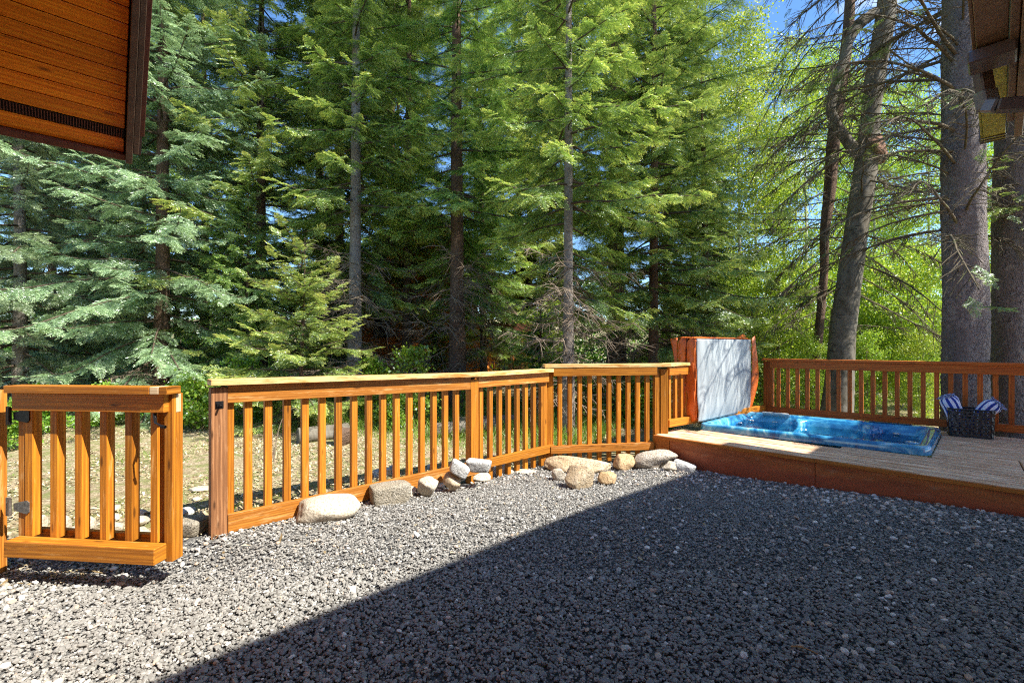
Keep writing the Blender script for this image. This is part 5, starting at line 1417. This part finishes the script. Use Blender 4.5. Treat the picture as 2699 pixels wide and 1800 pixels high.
asp = [(1700, 13.0, 0, 1.0, 'pale-trunked aspen just right of the dark bluish fir'), (1735, 15.5, 1, 1.1, 'second pale aspen trunk above the left end of the back railing'),
       (1800, 17.0, 0, 1.15, 'aspen behind the left part of the back railing'), (1850, 12.2, 1, 0.9, 'aspen left of the leaning grey trunk'),
       (1905, 14.5, 0, 1.0, 'aspen directly behind the thin dark leaning stem'), (2010, 13.0, 1, 0.85, 'aspen just right of the leaning grey trunk'),
       (2080, 15.5, 0, 0.95, 'lime green aspen midway between the leaning trunk and the big spruce trunk'), (2130, 12.0, 1, 0.8, 'aspen touching the left side of the big spruce trunk'),
       (2285, 12.5, 0, 0.9, 'aspen in the slot between the two big spruce trunks'), (2345, 14.0, 1, 0.95, 'aspen at the right frame edge behind the trunks'),
       (1640, 18.0, 1, 1.2, 'far aspen glimpsed above the dark bluish fir'), (1960, 19.5, 0, 1.2, 'far aspen filling the gap behind the leaning trunk'),
       (2200, 19.0, 1, 1.1, 'far aspen behind the big spruce trunk'), (1130, 15.0, 1, 0.85, 'aspen glowing behind the cabin porch'), (560, 16.0, 0, 0.85, 'aspen glowing behind the yellow-green fir')]
for i, (xD, Y, w, sc, lab) in enumerate(asp):
    PC(('aspen_a', 'aspen_b')[w], xD, Y, lab, 0.065, 'bark_pale', i*1.7, sc, seed=80 + i, name='aspen_tree', group='aspens behind the back railing', sides=10)
bsh = [(1690, 11.5, 1.0, 'leafy bush at the left end of the back railing'), (1790, 10.6, 0.95, 'lime bush behind the first balusters of the back railing'), (1860, 11.8, 1.0, 'lime bush left of the leaning trunk foot'),
       (2010, 10.4, 1.0, 'yellow-green bush right of the leaning trunk foot'), (2070, 11.5, 1.1, 'lime bush behind the middle of the back railing'), (2130, 10.0, 1.0, 'yellow-green bush left of the big spruce trunk foot'),
       (1940, 12.8, 1.15, 'taller bush behind the leaning grey trunk'), (2270, 10.5, 1.0, 'bush between the two big spruce trunks'), (1260, 12.0, 0.7, 'green bush beside the cabin porch post'),
       (1745, 9.6, 0.55, 'low bush behind the hot tub cover'), (1990, 9.3, 0.5, 'low bright bush just behind the railing by the leaning trunk'), (2110, 9.0, 0.5, 'low bright bush just behind the railing near the big trunk'), (1850, 9.3, 0.5, 'low bright bush behind the filter end of the tub')]
for i, (xD, Y, sc, lab) in enumerate(bsh):
    PC('bushy', xD, Y, lab, 0.02, 'twig', i*2.1, sc, seed=100 + i, name='leafy_bush', group='lime green bushes behind the deck', sides=8)
shr = [(455, 6.9, 'shrub', 1.1, 'bright green shrub in the gap between gate and railing'), (425, 7.4, 'shrub', 1.0, 'small shrub behind the gate latch'), (560, 7.1, 'shrub_tall', 0.9, 'leafy sapling behind the first gap of the long railing'),
       (610, 7.6, 'shrub', 1.0, 'low shrub left of the fallen log'), (945, 7.3, 'shrub_tall', 1.1, 'upright leafy shrub behind the middle of the long railing'), (905, 7.0, 'shrub', 0.8, 'low shrub right of the fallen log'),
       (20, 5.6, 'shrub', 0.8, 'shrub at the left frame edge behind the gate'), (860, 7.6, 'shrub_tall', 0.9, 'thin shrub behind the log'), (1370, 8.3, 'shrub', 1.3, 'shrub behind the angled railing right of the slim trunk'),
       (1100, 8.2, 'shrub', 1.0, 'shrub behind the railing post'), (1470, 8.0, 'shrub', 1.2, 'shrub behind the last balusters before the tub cover'), (1655, 8.8, 'shrub', 1.5, 'shrub behind the tub cover'), (1540, 6.2, 'shrub', 0.42, 'small weed clump beside the left end of the tub'),
       (250, 7.0, 'shrub', 0.9, 'shrub seen through the middle of the gate'), (120, 6.6, 'shrub', 0.9, 'shrub seen through the left of the gate')]
for i, (xD, Y, kd, sc, lab) in enumerate(shr):
    PC(kd, xD, Y, lab, 0.008, 'twig', i*1.3, sc, seed=130 + i, name='leafy_shrub', group='small shrubs behind the railing', sides=6)

# ------------------------------------------------------------------ the big trunks at the right
def Wpx(xD, yD, Y): return np.array([(xD*1.148 - CX)/F*Y, Y, HC - (yD*1.148 - HY)/F*Y])

def sprays(seed, spots, tpl, mat, name, parent, fl=0.3):
    """tufts of needles hanging on bare branches: spots = list of (p, d)"""
    rng = np.random.default_rng(seed); tr, ti = [], []
    for p, d, nfr, ln in spots:
        for _ in range(nfr):
            dd = np.array(d) + rng.normal(0, 0.45, 3); dd[2] -= 0.15; dd /= np.linalg.norm(dd)
            sd = np.cross([0, 0, 1.0], dd); sd /= np.linalg.norm(sd) + 1e-9; up = np.cross(dd, sd)
            k = min(range(3), key=lambda q: abs(tpl[q][0] - ln)); t_, c_ = tpl[k][1][rng.integers(0, 2)]
            R_ = np.stack([dd, sd, up], -1)*min(1.4, ln/tpl[k][0])*rng.uniform(0.7, 1.1)
            tr.append(np.einsum('ij,nvj->nvi', R_, t_) + (np.array(p) + rng.normal(0, 0.10, 3))); ti.append(c_ + rng.uniform(-0.1, 0.25))
    me = tris_mesh(name, np.concatenate(tr) - np.array(parent.location), np.clip(np.concatenate(ti), 0, 1))
    return link(name, me, M[mat], parent, Matrix.Translation(parent.location))

def big_tree(label, name, path, radii, bk, seed, branches, spray_n, group='big trunks right behind the deck', sides=44, rough=0.065):
    base = Vector(path[0]); r = empty(name, base, label, 'tree', group)
    P = np.array(path) - np.array(base)
    link('trunk', trunk_mesh('trunk', P, radii, sides, seed, rough, 60 if sides < 20 else 240), M[bk], r, Matrix.Translation(base))
    rng = np.random.default_rng(seed); lines = []; spots = []
    pa = np.array(path)
    for (z, azd, L, el, upc, r0) in branches:
        i = np.interp(z, pa[:, 2], np.arange(len(pa))); p0 = np.array([np.interp(i, np.arange(len(pa)), pa[:, k]) for k in range(3)])
        bl = dead_branch(rng, p0, math.radians(azd), L, el, r0, sub=1.3, up=upc)
        lines += bl
        mp = bl[0][0]
        for _ in range(spray_n):
            if rng.random() < 0.8:
                j = rng.integers(4, len(mp)); d = mp[-1] - mp[-3]; d /= np.linalg.norm(d) + 1e-9
                spots.append((mp[j], d, 3, rng.choice([0.14, 0.26])))
    v, q = tube_arrays([(p - np.array(base), rr_) for p, rr_ in lines], 5)
    link('bare_branches', quads_mesh('bare_branches', v, q), M['moss_twig'], r, Matrix.Translation(base))
    if spots: sprays(seed + 5, spots, TPL_NEAR, 'dark_fir', 'needle_tufts', r)
    return r

def big_trunks():
    rng = np.random.default_rng(55)
    # the massive rough spruce behind the basket
    Y = 6.5; X = (2215*1.148 - CX)/F*Y
    path = [(X + 0.02, Y, -0.35), (X, Y, 0.3), (X - 0.0, Y, 2.0), (X - 0.03, Y, 5.0), (X - 0.06, Y, 8.0), (X, Y, 12.0)]
    br = []
    for z in np.arange(2.7, 9.5, 0.13):
        br.append((z, rng.uniform(105, 235), rng.uniform(1.3, 3.1), rng.uniform(0, 42), rng.uniform(-0.35, 0.1), rng.uniform(0.014, 0.028)))
    for z in np.arange(3.0, 9.5, 0.6):
        br.append((z, rng.uniform(-60, 60), rng.uniform(0.8, 1.6), rng.uniform(-10, 20), 0.1, 0.012))
    for z in np.arange(4.6, 11.5, 0.28):   # boughs leaning out over the deck
        br.append((z, rng.uniform(200, 300), rng.uniform(1.6, 2.6), rng.uniform(0, 25), 0.1, 0.02))
    big_tree('massive rough grey spruce trunk rising behind the basket', 'spruce_tree', path, [0.31, 0.255, 0.243, 0.225, 0.20, 0.11], 'bark_big', 201, br, 1)
    Y = 6.9; X = (2325*1.148 - CX)/F*Y
    path = [(X + 0.02, Y, -0.35), (X, Y, 0.3), (X + 0.02, Y, 2.0), (X + 0.06, Y, 5.0), (X + 0.1, Y, 8.0), (X + 0.2, Y, 12.0)]
    br = []
    for z in np.arange(2.9, 4.2, 0.12):
        br.append((z, rng.uniform(170, 300), rng.uniform(0.6, 1.3), rng.uniform(0, 25), rng.uniform(-0.2, 0.2), rng.uniform(0.006, 0.014)))
    for z in np.arange(4.2, 11.5, 0.26):
        br.append((z, rng.uniform(180, 300), rng.uniform(1.4, 2.5), rng.uniform(-5, 20), 0.1, 0.02))
    t2 = big_tree('second rough spruce trunk cut by the right frame edge', 'spruce_tree', path, [0.34, 0.275, 0.25, 0.225, 0.2, 0.1], 'bark_big', 202, br, 2)
    # leaning grey tree with the broken scar
    Y = 8.6; W = lambda x, y: tuple(Wpx(x, y, Y))
    path = [W(1918, 975), W(1928, 860), W(1934, 760), W(1950, 640), W(1968, 520), W(1983, 420), W(1992, 345), W(1998, 270), W(2008, 180), W(2030, 60), W(2045, -60), W(2060, -300)]
    rr_ = [0.36, 0.30, 0.275, 0.26, 0.245, 0.25, 0.245, 0.20, 0.21, 0.21, 0.19, 0.12]
    rr_ = [x*0.76 for x in rr_]
    br = []
    for z in np.arange(2.3, 9.0, 0.11):
        br.append((z, rng.choice([rng.uniform(140, 220), rng.uniform(-40, 60), rng.uniform(200, 330)]), rng.uniform(0.9, 2.7), rng.uniform(-30, 28), rng.uniform(-0.35, 0.2), rng.uniform(0.009, 0.019)))
    t3 = big_tree('leaning smooth grey trunk with a broken reddish scar and a crooked side limb', 'leaning_tree', path, rr_, 'bark_smooth', 203, br, 1, rough=0.035)
    # crooked candelabra limb
    limb = [W(1985, 360), W(1955, 338), W(1922, 290), W(1905, 255), W(1916, 200), W(1940, 130), W(1948, 95), W(1972, 55), W(2010, 28)]
    lm = trunk_mesh('crooked_limb', np.array(limb) - np.array(t3.location), [0.11, 0.10, 0.085, 0.08, 0.085, 0.08, 0.085, 0.10, 0.09], 12, 5, 0.06)
    link('crooked_limb', lm, M['bark_smooth'], t3, Matrix.Translation(t3.location))
    scar = rock_mesh('broken_scar', (0.40, 0.24, 0.62), 9, 'boulder', 3)
    link('broken_scar', scar, plain('reddish_broken_wood', (0.20, 0.105, 0.06), 0.9, 0, 0.7, 22, 1.0), t3, Matrix.Translation(Vector(W(1992, 345)) + Vector((0.03, -0.13, -0.05))))
    # thin dark leaning stem to its left
    Y = 9.4
    path = [W2 for W2 in [tuple(Wpx(x, y, Y)) for x, y in ((1858, 975), (1872, 850), (1882, 740), (1893, 620), (1893, 540), (1905, 440), (1912, 330), (1930, 200), (1950, 60), (1960, -200))]]
    br = [(z, rng.choice([rng.uniform(150, 210), rng.uniform(-30, 30)]), rng.uniform(0.8, 2.0), rng.uniform(-30, 15), rng.uniform(-0.2, 0.2), 0.012) for z in np.arange(1.6, 8.0, 0.13)]
    big_tree('thin dark crooked stem just left of the leaning grey trunk', 'thin_tree', path, [0.10, 0.085, 0.08, 0.075, 0.085, 0.11, 0.12, 0.11, 0.1, 0.05], 'bark_brown', 204, br, 1, sides=12)
big_trunks()
# ------------------------------------------------------------------ grass, litter, logs
def make_grass():
    rng = np.random.default_rng(91)
    n = 75000
    x = rng.uniform(-9, 6, n); y = rng.uniform(3.4, 11, n)
    nf = NX*x + NY*y
    clump = np.sin(x*2.1 + 1)*np.cos(y*1.7) + 0.6*np.sin(x*5.3)*np.sin(y*4.1)
    dens = np.where(y + 0.25*x > 5.9, 1.0, 0.14) + 0.6*(clump > 0.5)
    ok = (nf > GRAVEL_EDGE + 0.25) & (rng.random(n) < dens) & (np.abs(x) < 1.2*y) & ~((x > 1.6) & (x + y < 11.4) & (y < 7.6)) 
    x, y = x[ok], y[ok]; k = len(x); z = gz(x, y)
    far = np.clip((y + 0.25*x - 5.6)/0.9, 0, 1)
    h = (0.035 + 0.15*far)*rng.uniform(0.6, 1.4, k)
    az = rng.uniform(0, 6.28, k); w = 0.0045 + 0.002*far
    b = np.stack([x, y, z - 0.01], -1); side = np.stack([np.cos(az), np.sin(az), 0*az], -1)*w[:, None]
    lean = np.stack([rng.normal(0, 0.4, k)*h, rng.normal(0, 0.4, k)*h, h], -1)
    mid = b + lean*np.array([0.4, 0.4, 0.62])
    tri = np.concatenate([np.stack([b - side, b + side, mid], 1), np.stack([mid - side*0.8, mid + side*0.8, b + lean], 1)])
    t = np.clip(rng.normal(0.32, 0.16, k) + (1 - far)*0.2, 0, 1)
    t = np.where(rng.random(k) < 0.06, 0.95, t)
    o = link('grass', tris_mesh('grass', tri, np.concatenate([t, t])), M['grassblade']); tag(o, 'short green grass at the foot of the trees', 'grass', kind='stuff')
    # dry needles, straw and bark crumbs on the dirt
    n = 75000
    x = rng.uniform(-7, 3.5, n); y = rng.uniform(2.6, 9, n); nf = NX*x + NY*y
    ok = ((nf > GRAVEL_EDGE + 0.02) | ((rng.random(n) < 0.03) & on_gravel(x, y))) & (np.abs(x) < 1.2*y) & ~((x > 1.7) & (y < 7.2)); x, y = x[ok], y[ok]; k = len(x); z = gz(x, y) + 0.006
    az = rng.uniform(0, 6.28, k); l_ = rng.lognormal(math.log(0.022), 0.5, k); w = rng.uniform(0.002, 0.007, k)
    p = np.stack([x, y, z], -1); d = np.stack([np.cos(az), np.sin(az), rng.normal(0, 0.25, k)], -1)*l_[:, None]; s = np.stack([-np.sin(az), np.cos(az), rng.normal(0, 0.3, k)], -1)*w[:, None]
    up = np.array([0, 0, 0.006])
    # a few on the gravel too
    tri = np.concatenate([np.stack([p - s, p + s, p + d + up], 1), np.stack([p - s, p + d + up, p + d*0.6 - s*2 + up], 1)])
    t = rng.random(k)
    o = link('litter', tris_mesh('litter', tri, np.concatenate([t, t])), M['litter']); tag(o, 'dry needles and straw scattered on the dirt', 'litter', kind='stuff')
make_grass()

def make_thicket():
    rng = np.random.default_rng(301)
    n = 90; cx = rng.uniform(-30, 26, n); cy = rng.uniform(15.5, 30, n); ch = rng.uniform(0.8, 3.4, n)*(cy/22)
    cen = np.stack([cx, cy, gz(cx, cy) + ch*0.3], -1)
    m = 95000; ci = rng.integers(0, n, m)
    p = cen[ci] + rng.normal(0, 1, (m, 3))*np.stack([1.5 + 0*ch, 1.2 + 0*ch, ch*0.5], -1)[ci]
    d = rng.normal(0, 1, (m, 3)); d /= np.linalg.norm(d, axis=1, keepdims=True); w = np.cross(d, rng.normal(0, 1, (m, 3))); w /= np.linalg.norm(w, axis=1, keepdims=True)
    s = rng.uniform(0.09, 0.20, (m, 1))
    tri = np.concatenate([np.stack([p, p + d*s*0.5 + w*s*0.45, p + d*s], 1), np.stack([p, p + d*s, p + d*s*0.5 - w*s*0.45], 1)])
    t = np.clip(rng.normal(0.3, 0.14, n)[ci] + rng.normal(0, 0.12, m), 0, 1)
    o = link('undergrowth', tris_mesh('undergrowth', tri, np.concatenate([t, t])), M['shrubleaf']); tag(o, 'dense undergrowth far back between the trunks', 'undergrowth', kind='stuff')
make_thicket()

def make_logs():
    def log(label, x0, x1, y, rr_, Yoff=0.0, seed=1, tilt=0.0):
        a = Vector(px(x0, y)); b = Vector(px(x1, y)); b.y += Yoff; b.z = a.z
        c = (a + b)/2; r = empty('fallen_log', c, label, 'log', 'old logs behind the railing')
        n = 9; t = np.linspace(0, 1, n); P = np.array([(a + (b - a)*k)[:] for k in t]) + np.array([0, 0, rr_*0.8]); P[:, 2] += tilt*(t - 0.5)
        me = trunk_mesh('bark', P - np.array(c), np.full(n, rr_), 18, seed, 0.09)
        bm = bmesh.new(); bm.from_mesh(me); bm.verts.ensure_lookup_table(); m = len(bm.verts)
        bm.faces.new([bm.verts[i] for i in range(18)][::-1]); bm.faces.new([bm.verts[m - 18 + i] for i in range(18)]); bm.to_mesh(me); bm.free()
        link('bark', me, M['bark_smooth'], r, Matrix.Translation(c))
        return r
    log('weathered grey log lying behind the railing left of the stump end', 785, 892, 1168, 0.11, 0.35, 1)
    X, Y, Z = px(905, 1172)
    o = link('root_stump', rock_mesh('root_stump', (0.34, 0.3, 0.34), 77, 'boulder'), M['bark_brown'], None, Matrix.Translation((X, Y, Z + 0.10)))
    tag(o, 'gnarled broken root stump at the end of the weathered log', 'stump', 'old logs behind the railing')
    log('long dark fallen log behind the railing post', 1140, 1300, 1150, 0.11, 0.3, 3)
    log('second fallen log stacked behind the long dark one', 1200, 1360, 1128, 0.10, 0.2, 4)
make_logs()

def make_twigs():
    rng = np.random.default_rng(17)
    r = empty('bare_sapling', px(722, 1218), 'leafless bent sapling growing from the dirt behind the railing', 'sapling')
    b = Vector(r.location); L = []
    for az, h, l in ((2.4, 0.42, 0.18), (0.5, 0.55, 0.25), (3.6, 0.3, 0.2)):
        t = np.linspace(0, 1, 9); P = np.stack([l*np.cos(az)*t**1.6, l*np.sin(az)*t**1.6, h*np.sin(t*1.9)/0.95], -1)
        L.append((P, 0.005*(1 - 0.7*t) + 0.001))
    v, q = tube_arrays(L, 5); link('stems', quads_mesh('stems', v, q), M['twig'], r, Matrix.Translation(b))
    # a few needles and a dry leaf lying on the gravel
    for i, (x, y, lab) in enumerate([(2110, 1712, 'dry curled orange leaf stem lying on the shaded gravel')]):
        X, Y, Z = px(x, y); r = empty('leaf_stem', (X, Y, Z + 0.015), lab, 'leaf')
        t = np.linspace(0, 1, 8); P = np.stack([-0.04 + 0.08*t, -0.05*t, 0.01*np.sin(t*3)], -1)
        v, q = tube_arrays([(P, 0.0022*np.ones(8)), (P[:4] + np.array([0.006, 0.004, 0.0]), 0.0018*np.ones(4))], 5)
        link('stem', quads_mesh('stem', v, q), plain('dry_orange_stem', (0.42, 0.20, 0.06), 0.8), r, Matrix.Translation(r.location))
make_twigs()
print('done', round(time.time() - T0, 1), 'tris', sum(len(m.polygons) for m in bpy.data.meshes))
